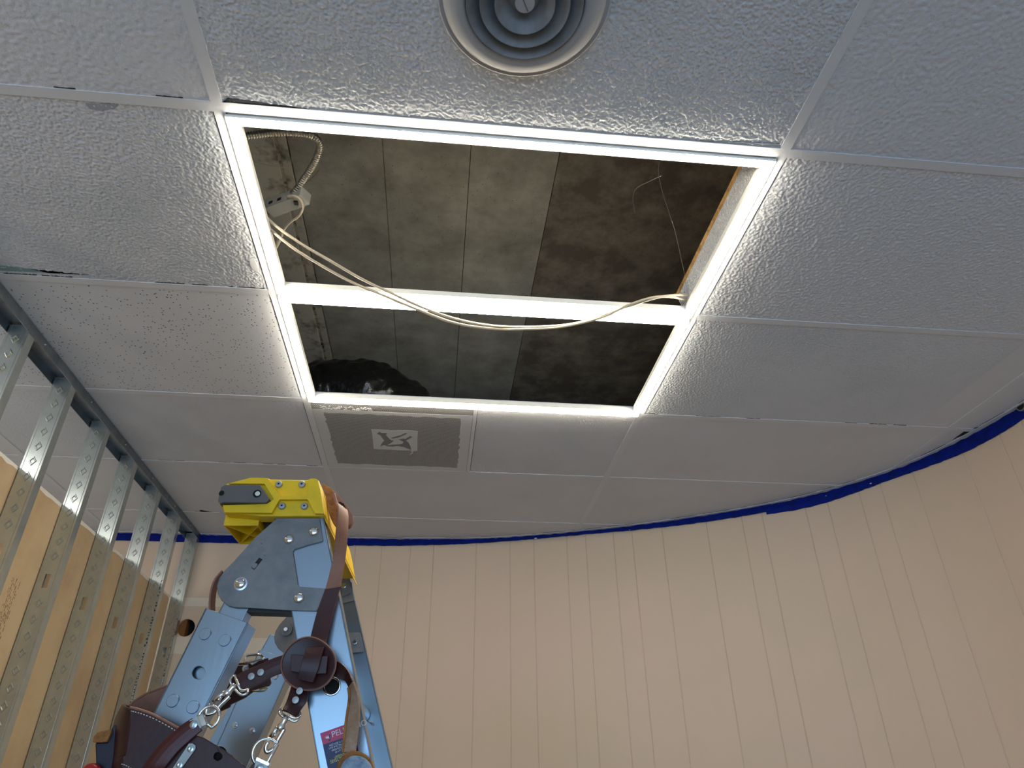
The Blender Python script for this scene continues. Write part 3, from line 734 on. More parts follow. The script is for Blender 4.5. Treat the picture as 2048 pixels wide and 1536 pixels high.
# ================================================================ BLUE MASKING TAPE
def tape(s0, s1, wf, lb, inset, seed):
    r = random.Random(seed); n = int((s1 - s0) / .02); bm = bmesh.new(); rows = []
    for i in range(n + 1):
        s = s0 + (s1 - s0) * i / n; j = r.uniform(-.0012, .0012)
        zt = -.001 + r.uniform(-.004, 0); zb = -wf((s - s0) / (s1 - s0)) + j
        ins = inset + .0015 * math.sin(i * 1.7)
        rows.append([bm.verts.new((*at_arc(s, q), ZC + z)) for q, z in ((ins, zt), (ins + .002, zb * .5), (ins + .003, zb), (ins, zb), (inset - .001, zt))])
    for a, b in zip(rows, rows[1:]):
        for k in range(5): bm.faces.new((a[k], b[k], b[(k + 1) % 5], a[(k + 1) % 5]))
    bm.faces.new(rows[0]); bm.faces.new(rows[-1][::-1])
    tag(obj('masking_tape', bm, M['tape']), lb, 'tape', 'blue masking tape along the top of the wall')
sL = arc(-2.2, 2.74)
sa, sb_, sc_ = arc(*wall_hit(708, 1085)[:2]), arc(*wall_hit(1545, 1020)[:2]), arc(2.6, .2)
smf = lambda f: (lambda x: f(x))
tape(sL, sa, lambda x: .047 - .006 * x, 'blue masking tape strip along the flat wall top behind the studs and ladder', .0032, 1)
tape(sa - .04, sb_, lambda x: .031 + .009 * math.sin(x * 7 + 1.2) - .004 * x, 'blue masking tape strip with a wavy lower edge along the middle of the wall top', .0065, 2)
tape(sb_ - .03, sc_, lambda x: .048 + .008 * math.sin(x * 16), 'blue masking tape strip along the curved wall top at the right', .0032, 4)
# flecks of paint on the tape
bm = bmesh.new()
for (u, v, r) in ((1072, 1078, .009), (1156, 1073, .004), (1260, 1061, .003), (1334, 1057, .003), (1744, 968, .006), (1654, 993, .004)):
    p = wall_hit(u, v); sx = arc(p.x, p.y)
    a = Vector((*at_arc(sx - r, .0105), p.z)); b = Vector((*at_arc(sx + r, .0105), p.z))
    extr(bm, [[a, (a + b) / 2 + Vector((0, 0, -r * .5)), b, (a + b) / 2 + Vector((0, 0, r * .4))]], (Vector((*at_arc(sx, .012), 0)) - Vector((*at_arc(sx, .0105), 0))))
tag(obj('paint_flecks', bm, M['bar']), 'white paint flecks stuck on the blue tape', 'paint flecks', kind='stuff')
# little round fitting at the right end of the tape
p = wall_hit(2047.5, 812); sx = arc(p.x, p.y); q = at_arc(sx, 0); q2 = at_arc(sx, .05); ax = Vector((q2[0] - q[0], q2[1] - q[1], 0)).normalized()
t = thing('wall_fitting', Vector((q[0], q[1], p.z)), 'small round dark fitting with a pale rim on the wall at the right edge', 'fitting')
bm = lathe(bmesh.new(), [(.020, .006), (.021, .012), (.020, .016), (.018, .018), (.016, .016), (.016, .006)], Vector((q[0], q[1], p.z)), ax, 32, cap=False); obj('rim', bm, M['plate'], t, smooth=True)
bm = lathe(bmesh.new(), [(0, .014), (.0165, .014), (.0165, .0), (0, .0)], Vector((q[0], q[1], p.z)), ax, 32, cap=False); obj('lens', bm, M['black'], t)

# ================================================================ METAL STUD PARTITION
def sx_(y): return -.737 - .014 * (y - .83)          # near face of the partition
bm = bmesh.new(); y0, y1 = -2.6, 2.733
def trk(z0, z1, a, b):
    extr(bm, [[Vector((sx_(y0) + a, y0, ZC + z0)), Vector((sx_(y1) + a, y1, ZC + z0)), Vector((sx_(y1) + b, y1, ZC + z0)), Vector((sx_(y0) + b, y0, ZC + z0))]], Vector((0, 0, z1 - z0)))
trk(-.0035, -.002, 0, -.066); trk(-.034, -.0035, 0, -.0014); trk(-.034, -.0035, -.0646, -.066)
tr = tag(obj('ceiling_track', bm, M['track']), 'galvanised steel track screwed to the ceiling above the studs', 'track')
for y in (.55, .92, 1.28, 1.62, 1.95, 2.28, 2.55):
    bm = lathe(bmesh.new(), [(0, .0022), (.0022, .0018), (.0035, 0), (.0035, -.001)], Vector((sx_(y), y, ZC - .016)), Vector((1, 0, 0)), 10, cap=False)
    obj('screw', bm, M['rivet'], tr)
bm = bmesh.new()
def trk2(z0, z1, a, b):
    extr(bm, [[Vector((sx_(y0) + a, y0, z0)), Vector((sx_(y1) + a, y1, z0)), Vector((sx_(y1) + b, y1, z0)), Vector((sx_(y0) + b, y0, z0))]], Vector((0, 0, z1 - z0)))
trk2(.0, .0015, 0, -.066); trk2(.0015, .032, 0, -.0014); trk2(.0015, .032, -.0646, -.066)
tag(obj('floor_track', bm, M['galv']), 'galvanised steel track on the floor under the studs', 'track')
stud_lab = {0: None}
names = ['metal stud at the left edge of the photo, {}', ]
def stud_mesh(inks=False):
    """C stud standing on z=0, near face x=0, web facing -y at y=0, height H"""
    H = ZC - .008 - .002; bm = bmesh.new(); W_ = .0605
    kx0, kx1 = -.0395, -.0215
    kz = [ZC - .602, ZC - 1.21, ZC - 1.82]
    # web with knock-outs
    zz = [0.0]
    cells = []
    for z in sorted(kz): cells += [(zz[-1], z - .0225, 0), (z - .0225, z + .0225, 1)]; zz.append(z + .0225)
    cells.append((zz[-1], H, 0))
    for a, b, h in cells:
        if not h: box(bm, -W_, 0, a, 0, .0012, b)
        else: box(bm, -W_, 0, a, kx0, .0012, b); box(bm, kx1, 0, a, 0, .0012, b)
    for x in (-W_, -.0012):
        box(bm, x, .0012, 0, x + .0012, .034, H)
    box(bm, -W_ + .0012, .0328, 0, -W_ + .008, .034, H); box(bm, -.008, .0328, 0, -.0012, .034, H)
    # web ribs by the corners
    for x in (-W_ + .006, -.0075): 
        v = [bm.verts.new((x + dx, dy, z)) for z in (0, H) for dx, dy in ((-.0014, 0), (0, -.0003), (.0014, 0))]
        bm.faces.new((v[0], v[1], v[4], v[3])); bm.faces.new((v[1], v[2], v[5], v[4]))
    # pressed diamonds
    z = H - .05
    while z > .9:
        if all(abs(z - q) > .035 for q in kz):
            o_ = []
            for r, d in ((.0135, 0), (.0112, -.0024), (.0088, -.0024), (.0055, .0006)):
                o_.append([bm.verts.new((-.0305 + dx * r * .92, d - .0001, z + dz * r * 1.25)) for dx, dz in ((1, 0), (.5, .5), (0, 1), (-.5, .5), (-1, 0), (-.5, -.5), (0, -1), (.5, -.5))])
            for A_, B_ in zip(o_, o_[1:]):
                for k in range(8): bm.faces.new((A_[k], A_[(k + 1) % 8], B_[(k + 1) % 8], B_[k]))
        z -= .051
    bmesh.ops.recalc_face_normals(bm, faces=bm.faces)
    me = bpy.data.meshes.new('metal_stud'); bm.to_mesh(me); bm.free(); me.materials.append(M['galv']); return me
sme = stud_mesh()
stud_y = [-.38, -.08, .222, .525, .83, 1.13, 1.44, 1.742, 2.055, 2.372, 2.695]
stud_txt = ['metal stud standing in the run well left of the photo edge', 'metal stud of the partition left of the photo edge', 'metal stud of the partition just past the left photo edge', 'first metal stud from the left, cut by the lower left photo edge', 'second metal stud from the left, meeting the track at the upper left edge', 'third metal stud from the left photo edge', 'fourth metal stud, midway along the partition', 'fifth metal stud along the partition, three away from the end stud', 'metal stud second before the end stud, brightly lit at its top', 'metal stud with black inkjet print, next to the end stud', 'end metal stud against the beige wall, darker at its top']
for y, tx in zip(stud_y, stud_txt):
    o = bpy.data.objects.new('metal_stud', sme); COL.objects.link(o); o.location = (sx_(y) - .0016, y, .002)
    if y < .1: bpy.data.objects.remove(o); continue
    tag(o, tx, 'stud', 'galvanised studs of the partition')
    if y > 2.3:
        bm = bmesh.new(); r = random.Random(int(y * 10)); z = ZC - .35 if y < 2.5 else ZC - .45
        while z > ZC - 1.15:
            h = r.uniform(.006, .012)
            xx = sx_(y) - .0125
            for q in range(3):
                a = r.uniform(0, .007); box(bm, xx + a, y - .0008, z + r.uniform(0, h * .5), xx + a + r.uniform(.001, .004), y - .0002, z + r.uniform(h * .5, h) if r.random() < .6 else z + .0015 + h * .5)
            z -= h + .0035 if r.random() < .85 else h + .02
        ik = obj('inkjet_print', bm, M['ink'] if y < 2.5 else mat('grey_ink', (90, 92, 90), .7), o)
        ik['kind'] = 'stuff'
# drywall beyond the studs
t = thing('gypsum_board', (-.83, .1, 0), 'gypsum board with brown paper back fixed behind the metal studs', 'drywall')
y0, y1 = -2.6, 2.688
for a, b, nm, mm, zt, z0_ in ((-.0665, -.0672, 'paper_back', 'kraft', ZC - .345, .004), (-.0672, -.079, 'gypsum_core', 'gypsum', ZC - .333, .003)):
    bm = bmesh.new()
    n = 160; r = random.Random(8); top = []
    for i in range(n + 1):
        y = y0 + (y1 - y0) * i / n
        top.append(Vector((sx_(y) + a, y, zt + (r.uniform(-.004, .002) if nm == 'paper_back' else 0))))
    extr(bm, [[Vector((sx_(y0) + a, y0, z0_)), Vector((sx_(y1) + a, y1, z0_))] + top[::-1]], Vector((b - a, 0, 0)))
    obj(nm, bm, M[mm], t)
bm = bmesh.new(); r = random.Random(4)
for (yc, zc, n) in ((1.31, ZC - .62, 7), (1.02, ZC - .98, 8), (1.36, ZC - 1.0, 5)):
    for q in range(n):
        y = yc + q * .008; z = zc + r.uniform(-.01, .01)
        while z > zc - .20:
            h = r.uniform(.004, .014)
            if r.random() < .75: x = sx_(y) - .0663; box(bm, x, y, z - h, x + .0004, y + r.uniform(.001, .003), z)
            z -= h + .003
obj('faded_print', bm, M['ink_pale'], t)['kind'] = 'stuff'

# ================================================================ LADDER
t = thing('step_ladder', Vector((LO.x + .05, LO.y + .19, 0)), 'aluminium step ladder with yellow top cap standing under the lit ceiling frames', 'ladder')
def toFloor(a, b, z):       # extend the line a->b down to height z
    d = b - a; return a + d * ((z - a.z) / d.z)
def rail(pl, pr, k0, depth, m, name, top=None, web=.003, holes=(), z=.01, dz=0, closed=False, label=None, shift=Vector()):
    """pl, pr: pixel pairs on the left / right edge (upper, lower); C channel whose web faces the camera"""
    a, b = LP(*pl[0], k0) + shift, LP(*pl[1], k0) + shift; c_, d = LP(*pr[0], k0) + shift, LP(*pr[1], k0) + shift
    a2, c2_ = toFloor(a, b, z), toFloor(c_, d, z)
    bm = bmesh.new()
    hl = [[LP(*p, k0) + shift for p in h] for h in holes]
    extr(bm, [[a, c_, c2_, a2]] + hl, LN * web)
    for p, q in ((a, a2), (c_, c2_)):
        o2 = (c_ - a).normalized() * (.003 if p is a else -.003)
        extr(bm, [[p, q, q + o2, p + o2]], LN * depth)
    if closed: extr(bm, [[v + LN * (depth - web) for v in (a, c_, c2_, a2)]], LN * web)
    return obj(name, bm, m, t, bevel=.0008, label=label)
K = .383
far = LN * K
# near right leg, far right leg
r1 = rail(((549, 1036), (638, 1536)), ((647.5, 1036), (740, 1505)), 0, .034, M['alu'], 'front_rail', label='right-hand rail nearest the camera')
hc = c2(1510, 680)
bm = lathe(bmesh.new(), [(.010, .0), (.0125, -.002), (.0135, 0), (.0125, .002)], LP(*hc, 0), LN, 32, cap=False); obj('rung_collar', bm, M['chrome'], t, smooth=True)
bm = lathe(bmesh.new(), [(0, -.0004), (.0103, -.0004), (.0103, .001), (0, .001)], LP(*hc, 0), LN, 32, cap=False); obj('rung_opening', bm, M['hole'], t)
rail(((634, 1120), (713, 1536)), ((690.5, 1118), (785, 1536)), K + .005, .030, M['alu'], 'front_rail', label='right-hand rail on the far side')
# rungs between the right rails, eyelet downwards
a, b = LP(*hc, 0), None
ra = LP(587, 1222, 0); rb = LP(638, 1536, 0); rd = (rb - ra) / (rb - ra).z
for i in range(7):
    p = a + rd * (-.27 * i) ; 
    if p.z < .15: break
    bm = tube(bmesh.new(), [p + LN * .003, p + LN * (K - .003)], .013, 20); obj('rung', bm, M['alu'], t)
# back legs: inner channel and outer sleeve with rivets
sh_dir = None
rail(((462, 1176), (425, 1248)), ((510, 1190), (480, 1250)), .002, .030, M['alu'], 'inner_rail', z=.35)
hole = circ_px(c2(461, 572), 13.3, 28)
rail(((411, 1216), (305, 1430)), ((496.5, 1246), (404, 1431)), -.010, .046, M['alu'], 'outer_sleeve', holes=[hole[::-1]], closed=False, label='lower sleeve rail nearest the camera')
bm = lprism([(c2(461, 572)[0] + dx, c2(461, 572)[1] + dy) for dx, dy in ((-17, -17), (17, -17), (17, 17), (-17, 17))], .020, .022); obj('sleeve_liner', bm, mat('dark_liner', (40, 62, 72), .5), t)
# far side
rail(((540, 1268), (505, 1330)), ((588, 1282), (560, 1330)), K + .006, .03, M['alu'], 'inner_rail', z=.35)
rail(((518, 1300), (433.5, 1490)), ((590, 1318), (497, 1527)), K - .006, .046, M['alu'], 'outer_sleeve', label='lower sleeve rail on the far side')
def stud_bolt(p, r, h, m, name='rivet', flat=False, axis=None):
    ax = axis or -LN
    prof = [(r, 0), (r, h * .45), (r * .86, h * .8), (r * .55, h * .97), (0, h)] if not flat else [(r, 0), (r, h * .75), (r * .93, h), (0, h)]
    bm = lathe(bmesh.new(), prof, p, ax, 28, cap=False)
    o = obj(name, bm, m, t, smooth=not flat)
    return o
for q in ((515, 270), (670, 320), (262, 795), (420, 845)):
    stud_bolt(LP(*c2(*q), -.010), .0088, .0035, M['alu'], flat=True)
for q in ((380, 1075), (565, 1135)):
    p = LP(*c4(*q), K - .006); stud_bolt(p, .0056, .003, M['rivet'], flat=True); stud_bolt(p - LN * .003, .0036, .0075, M['chrome'], 'bolt_end', flat=True)
stud_bolt(LP(*c4(810, 555), K - .006), .0055, .006, M['chrome'], 'bolt_end', flat=True)
# gusset plates
gp = [(850, 515), (1250, 515), (1265, 522), (1280, 640), (1296, 730), (1285, 745), (1150, 780), (1020, 822), (1004, 845), (1030, 1010), (1052, 1165), (1070, 1185), (1320, 1203), (1290, 1330), (1235, 1425), (1000, 1418), (760, 1405), (560, 1392), (450, 1390), (370, 1372), (305, 1320), (268, 1250), (262, 1180), (285, 1105), (335, 1030), (430, 935), (640, 700)]
gpx = [c1(*p) for p in gp]
bm = lprism(gpx, -.004, 0); gn = obj('gusset_plate', bm, M['plate'], t, bevel=.0009)
bm = bmesh.new(); extr(bm, [[LP(*p, -.004) + LN * (K + .004) for p in gpx]], LN * .004); obj('gusset_plate', bm, M['plate'], t, bevel=.0009)
for q in ((1208, 652), (968, 728), (495, 1160), (1065, 1300)):
    p = LP(*c1(*q), -.004)
    b_ = stud_bolt(p, .0078, .0052, M['chrome'], 'bolt')
p = LP(*c1(495, 1160), -.004); bm = lathe(bmesh.new(), [(.0078, 0), (.0105, 0), (.0105, .0012), (.0078, .0016)], p, -LN, 32, cap=False); obj('washer', bm, M['rivet'], t)
p = LP(*c1(495, 1160), -.004) + LN * (K + .003); 
pf = LP(*c2(1152, 235), K - .004)
bm = lathe(bmesh.new(), [(.012, 0), (.012, .0018), (.0095, .002), (0, .002)], pf, -LN, 32, cap=False); obj('washer', bm, M['plate'], t)
bm = lathe(bmesh.new(), [(.005, 0), (.005, .006), (.004, .007), (0, .007)], pf, -LN, 6, cap=False); obj('bolt_end', bm, M['chrome'], t)
bm = lprism([c1(*p) for p in ((595, 1000), (675, 903), (706, 920), (625, 1022))], -.0046, -.004); st = obj('maker_mark', bm, M['ink'], t, label='small black mark on the gusset')
bm = lprism([c1(*p) for p in ((602, 998), (618, 965), (640, 955), (660, 965), (648, 990), (625, 1012))], -.005, -.0046); obj('maker_mark_window', bm, M['plate'], st)
for q, l_ in (((695, 762), 3), ((728, 880), 3)):
    bm = lprism([c1(q[0] - 8, q[1] - 4), c1(q[0] + 6, q[1] + 2), c1(q[0] + 8, q[1] + 7), c1(q[0] - 4, q[1] + 2)], -.0045, -.004); obj('scratch', bm, M['ink'], st)
bm = lprism([(495, 1216), (590, 1221), (590, 1227), (492, 1224)], .003, .03); obj('dark_bar', bm, M['black'], t)  # plain black bar along the lower edge of the near gusset
# yellow cap
cap_o = [(35, 440), (75, 300), (95, 235), (180, 185), (500, 105), (735, 110), (770, 128), (1300, 135), (1340, 115), (1410, 118), (1450, 150), (1490, 330), (1530, 610), (1520, 640), (650, 645), (200, 605), (130, 600), (100, 500), (60, 480)]
capx = [c6(*p) for p in cap_o]
bm = lprism(capx, -.012, .018)
cp = obj('top_cap', bm, M['yellow'], t, bevel=.003, label='yellow plastic top cap')
rel = [(500, 108), (735, 112), (905, 350), (920, 362), (1285, 362), (1300, 345), (1305, 133), (1340, 117), (1405, 120), (1440, 150), (1480, 330), (1520, 608), (1395, 606), (1300, 420), (1280, 408), (910, 410), (895, 420), (790, 598), (210, 592), (135, 590), (108, 490), (720, 476), (822, 408), (690, 192), (185, 188)]
bm = lprism([c6(*p) for p in rel], -.020, -.011); obj('cap_relief', bm, M['yellow'], cp, bevel=.0025)
def cut(poly, x): return [p for p in poly if p[0] >= x]
body = [(640, 112), (735, 110), (770, 128), (1300, 135), (1340, 115), (1410, 118), (1450, 150), (1490, 330), (1530, 610), (1500, 625), (900, 630), (880, 300), (700, 200)]
bm = bmesh.new(); extr(bm, [[LP(*c6(*p), -.012) + LN * .030 for p in body]], LN * (K - .03 + .0)); obj('cap_body', bm, M['yellow'], cp, bevel=.003)
bm = bmesh.new(); extr(bm, [[LP(*p, -.012) + LN * (K + .0) for p in capx]], LN * .03) ; 
bm.free()
# under-tray of the cap
def q6(*a): return [LP(*c6(*p), .0) for p in a]
def wallp(pts, k0, k1, bm):
    extr(bm, [[p + LN * k0 for p in q6(*pts)]], LN * (k1 - k0))
bm = bmesh.new(); TK = .108
wallp([(125, 600), (600, 622), (582, 745), (95, 745)], .010, .014, bm)
wallp([(125, 600), (600, 622), (582, 745), (95, 745)], TK - .004, TK, bm)
wallp([(95, 745), (125, 600), (142, 600), (112, 745)], .014, TK - .004, bm)
wallp([(565, 745), (583, 622), (600, 622), (582, 745)], .014, TK - .004, bm)
wallp([(125, 590), (640, 610), (640, 632), (125, 612)], .014, TK, bm)
P_ = q6((112, 741), (565, 741), (135, 640), (575, 640))
for i0, k0, i1, k1 in ((0, .014, 1, TK - .004), (1, .014, 0, TK - .004)):
    a, b = P_[i0] + LN * k0, P_[i1] + LN * k1; a2, b2 = P_[i0 + 2] + LN * k0, P_[i1 + 2] + LN * k1
    n_ = (b - a).cross(UP).normalized() * .002; extr(bm, [[a, b, b2, a2]], n_)
obj('under_tray', bm, M['yellow_in'], cp, label='hollow ribbed yellow tray under the cap')
bm = bmesh.new(); extr(bm, [[p + LN * .03 for p in q6((600, 640), (880, 640), (880, 740), (690, 740))]], LN * .12); obj('dark_gap_fill', bm, M['black'], cp)  # black solid put in for the dark hollow between tray and gusset
# apron down the climbing side
ap = [(1470, 470), (1512, 600), (1560, 730), (1550, 738), (1492, 610), (1450, 480)]
bm = bmesh.new(); extr(bm, [[LP(*c6(*p), 0) + LN * .004 for p in ap]], LN * (K + .010)); obj('cap_apron', bm, M['yellow'], cp, bevel=.001, label='yellow skirt running down the climbing side')
# bumper and screws
bm = lprism([c6(*p) for p in ((40, 440), (55, 340), (85, 240), (120, 212), (150, 205), (630, 205), (760, 400), (710, 455), (110, 450), (65, 470))], -.026, -.011)
bp_ = obj('bumper', bm, M['grey_plastic'], cp, bevel=.0025, label='dark grey worn bumper on the cap')
bm = lathe(bmesh.new(), [(0, 0), (.0068, 0)], LP(*c6(588, 330), -.0264), -LN, 24, cap=False); obj('bumper_recess', bm, M['hole'], bp_)
bm = lathe(bmesh.new(), [(.0040, 0), (.0040, .0010), (.0016, .0012), (.0014, .0004), (0, .0004)], LP(*c6(595, 332), -.0266), -LN, 24, cap=False); obj('screw', bm, M['white_metal'], bp_)
bm = lathe(bmesh.new(), [(0, 0), (.0045, 0)], LP(*c6(90, 322), -.0266), (-LN - LH * .2).normalized(), 24, cap=False); obj('bumper_recess', bm, M['hole'], bp_)
for q in ((895, 207), (1217, 207), (940, 510), (1252, 512)):
    p = LP(*c6(*q), -.012 if True else 0)
    bm = lathe(bmesh.new(), [(.0060, 0), (.0060, .003), (.0050, .0045), (.0018, .0047), (.0015, .003), (0, .003)], p, -LN, 24, cap=False); s_ = obj('cap_screw', bm, mat('zinc_screw', (170, 170, 170), .4, .7) if q[0] == 895 else bpy.data.materials['zinc_screw'], cp)
    bm = lathe(bmesh.new(), [(0, 0), (.0014, 0)], p - LN * .0049, -LN, 12, cap=False); obj('screw_socket', bm, M['hole'], s_)
# brackets on the far rail
for quad, sc_p in ((((1635, 258), (1725, 258), (1738, 270), (1760, 400), (1752, 410), (1660, 416)), (1692, 332)),):
    bm = lprism([c2(*p) for p in quad], K - .008, K - .004); b_ = obj('rung_bracket', bm, M['plate'], t, bevel=.0006)
    stud_bolt(LP(*c2(*sc_p), K - .008), .0062, .003, M['rivet'], 'bolt', flat=True); stud_bolt(LP(*c2(*sc_p), K - .011), .0035, .003, M['chrome'], 'bolt_end', flat=True)
bm = lprism([c1(*p) for p in ((1470, 1080), (1545, 1075), (1572, 1235), (1560, 1250), (1480, 1285))], K - .008, K - .004); obj('rung_bracket', bm, M['plate'], t, bevel=.0006)
stud_bolt(LP(*c1(1500, 1180), K - .008), .0062, .003, M['rivet'], 'bolt', flat=True); stud_bolt(LP(*c1(1500, 1180), K - .011), .0035, .003, M['chrome'], 'bolt_end', flat=True)
def cf(x, y): return (600 + x / 9.845, 1380 + y / 9.845)
bm = bmesh.new(); tube(bm, cat([LP(*cf(*p), K - .002) for p in ((1245, 290), (1290, 350), (1300, 400), (1290, 450), (1265, 500))], 6), .0008, 6); obj('weld_mark', bm, M['ink'], t)
bm = bmesh.new(); tube(bm, [LP(*cf(1280, 550), K - .003), LP(*cf(1400, 655), K - .006)], .0009, 6); tube(bm, cat([LP(*cf(*p), K - .006) for p in ((1385, 645), (1412, 640), (1420, 660), (1405, 685))], 4), .0014, 6); obj('split_pin', bm, M['plate'], t)
# warning label
lb_o = [(395, 858), (1010, 640), (1175, 1240), (1330, 1850), (700, 2080), (585, 1560)]
def lab_plane(p, k): return LP(*cf(*p), k)
hdr = [(395, 855), (1030, 630), (1078, 860), (450, 1080)]
bod = [(450, 1080), (1078, 860), (1180, 1330), (1260, 1700), (640, 1930), (545, 1536)]
lbm = lprism([cf(*p) for p in bod], -.0006, .0); lo = obj('warning_label', lbm, M['label_navy'], t, label='navy warning sticker with magenta header')
bm = lprism([cf(*p) for p in hdr], -.0007, .0); obj('label_header', bm, M['pink'], lo)
def text(s_, p0, p1, hgt, m, k=-.0009):
    """text running from pixel p0 to direction p1 on the ladder side plane; hgt cap height in m"""
    cu = bpy.data.curves.new('txt', 'FONT'); cu.body = s_; cu.size = hgt * 1.4; cu.extrude = .00005
    ob = bpy.data.objects.new('txt', cu); COL.objects.link(ob); bpy.context.view_layer.update()
    dg = bpy.context.evaluated_depsgraph_get(); me = bpy.data.meshes.new_from_object(ob.evaluated_get(dg))
    bpy.data.objects.remove(ob)
    a, b = lab_plane(p0, k), lab_plane(p1, k); x = (b - a).normalized(); z = -LN; y = z.cross(x).normalized()
    if y.z < 0: y = -y
    mtx = Matrix((x, y, x.cross(y))).transposed().to_4x4(); mtx.translation = a
    me.transform(mtx); me.materials.clear(); me.materials.append(m)
    o = bpy.data.objects.new('label_text', me); COL.objects.link(o); o.parent = lo; o.matrix_parent_inverse = lo.matrix_world.inverted()
    return o
text('PELICANO', (630, 935), (860, 850), .0078, M['label_white'])
for i, s_ in enumerate(('NO USE A SIN LEER', 'LAS INSTRUCCIONES', 'PREVIOUS A', 'O LA MUERTE')):
    text(s_, (580 + (0, -10, 50, 120)[i], 1115 + i * 55 + (0, 0, -10, -30)[i]), (820 + i * 10, 1030 + i * 55 + (0, 0, -10, -30)[i]), .0026, M['label_white'])
text('¡PIENSE', (680, 1370), (790, 1325), .0042, M['label_yellow']); text('SEGURIDAD!', (600, 1450), (760, 1395), .0042, M['label_yellow'])
bm = bmesh.new()
extr(bm, [[lab_plane(p, -.0009) for p in ((480, 925), (520, 945), (500, 905), (535, 935), (525, 890), (552, 925), (560, 890), (575, 930), (580, 965), (560, 950), (520, 960))]], LN * .0001)
obj('label_emblem', bm, M['label_white'], lo)
bm = bmesh.new(); extr(bm, [[lab_plane(p, -.00085) for p in ((575, 880), (605, 870), (590, 920), (605, 960), (590, 1000), (560, 1010), (570, 950))]], LN * .0001); obj('label_emblem', bm, M['label_navy'], lo)

# ================================================================ LEATHER SUSPENDERS ON THE LADDER
t = thing('leather_suspenders', LP(617, 1329, -.03), 'oxblood leather tool belt suspenders with round pads draped over the ladder', 'suspenders')
def rb(st, th, m, name, lb=None, bulge=0, par=None, n=6):
    bm = ribbon(bmesh.new(), [(LP(*a, k), LP(*b, k2)) for a, b, k, k2 in st], th, n, bulge=bulge)
    return obj(name, bm, m, par or t, smooth=False, bevel=.0006, label=lb)
def S(cf_, l): return [(cf_(*a), cf_(*b), k, k2) for a, b, k, k2 in l]
# long front strap
st = [((674, 1004), (694, 1018), -.010, .03), ((677.5, 1014), (697, 1028), -.024, .004), ((675, 1045), (697, 1053), -.026, -.004), ((670, 1094), (694, 1094), -.018, -.008), ((664, 1125), (688, 1135), -.014, -.010), ((651, 1176), (681, 1172), -.012, -.012), ((634, 1223), (667, 1222), -.014, -.014), ((620, 1276), (654.5, 1273), -.020, -.020), ((613, 1300), (648, 1298), -.030, -.030)]
rb(st, .003, M['leather_tan'], 'front_strap', 'long leather strap, lighter above and darker below, shading put into the colour')
# lower length of the same strap, its shading painted as darker leather
rb([((650.4, 1178), (681.2, 1173), -.0126, -.0126), ((634, 1223), (667.2, 1222), -.0146, -.0146), ((620, 1276), (655, 1273), -.0206, -.0206), ((613, 1300), (648.5, 1298), -.0306, -.0306)], .001, M['leather'], 'strap_shade')
# upper pad over the cap
pa = [(1290, 190), (1345, 205), (1395, 245), (1440, 300), (1530, 400), (1575, 470), (1588, 530), (1572, 575), (1548, 600), (1500, 600), (1440, 605), (1400, 570), (1365, 500), (1340, 400), (1318, 280)]
def pad(outline, k0, k1, th, m, name, lb=None, par=None, bend=0.0):
    ctr = (sum(p[0] for p in outline) / len(outline), sum(p[1] for p in outline) / len(outline))
    x0 = min(p[0] for p in outline); x1 = max(p[0] for p in outline)
    bm = bmesh.new(); rings = []
    sm_ = [(p.x, p.y) for p in cat([(*p, 0) for p in outline], 4, closed=True)]
    for s_ in (1.0, .93, .7, .4):
        row = []
        for p in sm_:
            q = (ctr[0] + (p[0] - ctr[0]) * s_, ctr[1] + (p[1] - ctr[1]) * s_); f = (q[0] - x0) / (x1 - x0)
            row.append(LP(*q, k0 + (k1 - k0) * f + bend * (1 - s_ * s_)))
        rings.append(row)
    F = [[bm.verts.new(p) for p in r_] for r_ in rings]; B = [[bm.verts.new(p + LN * th) for p in r_] for r_ in rings]
    cF = bm.verts.new(LP(*ctr, (k0 + k1) / 2 + bend)); cB = bm.verts.new(cF.co + LN * th); n = len(sm_)
    for k in range(n):
        j = (k + 1) % n
        for a, b in zip(F, F[1:]): bm.faces.new((a[k], a[j], b[j], b[k]))
        for a, b in zip(B, B[1:]): bm.faces.new((a[j], a[k], b[k], b[j]))
        bm.faces.new((F[-1][k], F[-1][j], cF)); bm.faces.new((B[-1][j], B[-1][k], cB)); bm.faces.new((F[0][j], F[0][k], B[0][k], B[0][j]))
    return obj(name, bm, m, par or t, smooth=True, label=lb)
pad([c1(*p) for p in pa], .035, .055, .012, M['suede'], 'shoulder_pad', 'suede edge of the pad draped over the yellow cap')
pb = [(1390, 250), (1440, 285), (1530, 395), (1580, 475), (1590, 530), (1572, 580), (1530, 590), (1480, 540), (1450, 470), (1415, 380), (1395, 310)]
pu = pad([c1(*p) for p in pb], .022, .034, .005, M['leather_tan'], 'shoulder_pad', 'tan leather face of the upper pad')
bm = bmesh.new()
for i in range(16):
    f = i / 15; q = c1(1412 + 22 * math.sin(f * 2) + 20 * f, 275 + 225 * f); q2 = c1(1415 + 22 * math.sin(f * 2) + 20 * f, 285 + 225 * f)
    tube(bm, [LP(*q, .016), LP(*q2, .016)], .0006, 5)
obj('stitching', bm, M['thread'], pu)['kind'] = 'stuff'
bm = bmesh.new(); extr(bm, [[LP(*c1(*p), .018) for p in ((1447, 372), (1460, 356), (1500, 378), (1545, 470), (1535, 465), (1480, 400))]], LN * .002); obj('strap_slot', bm, M['hole'], pu)
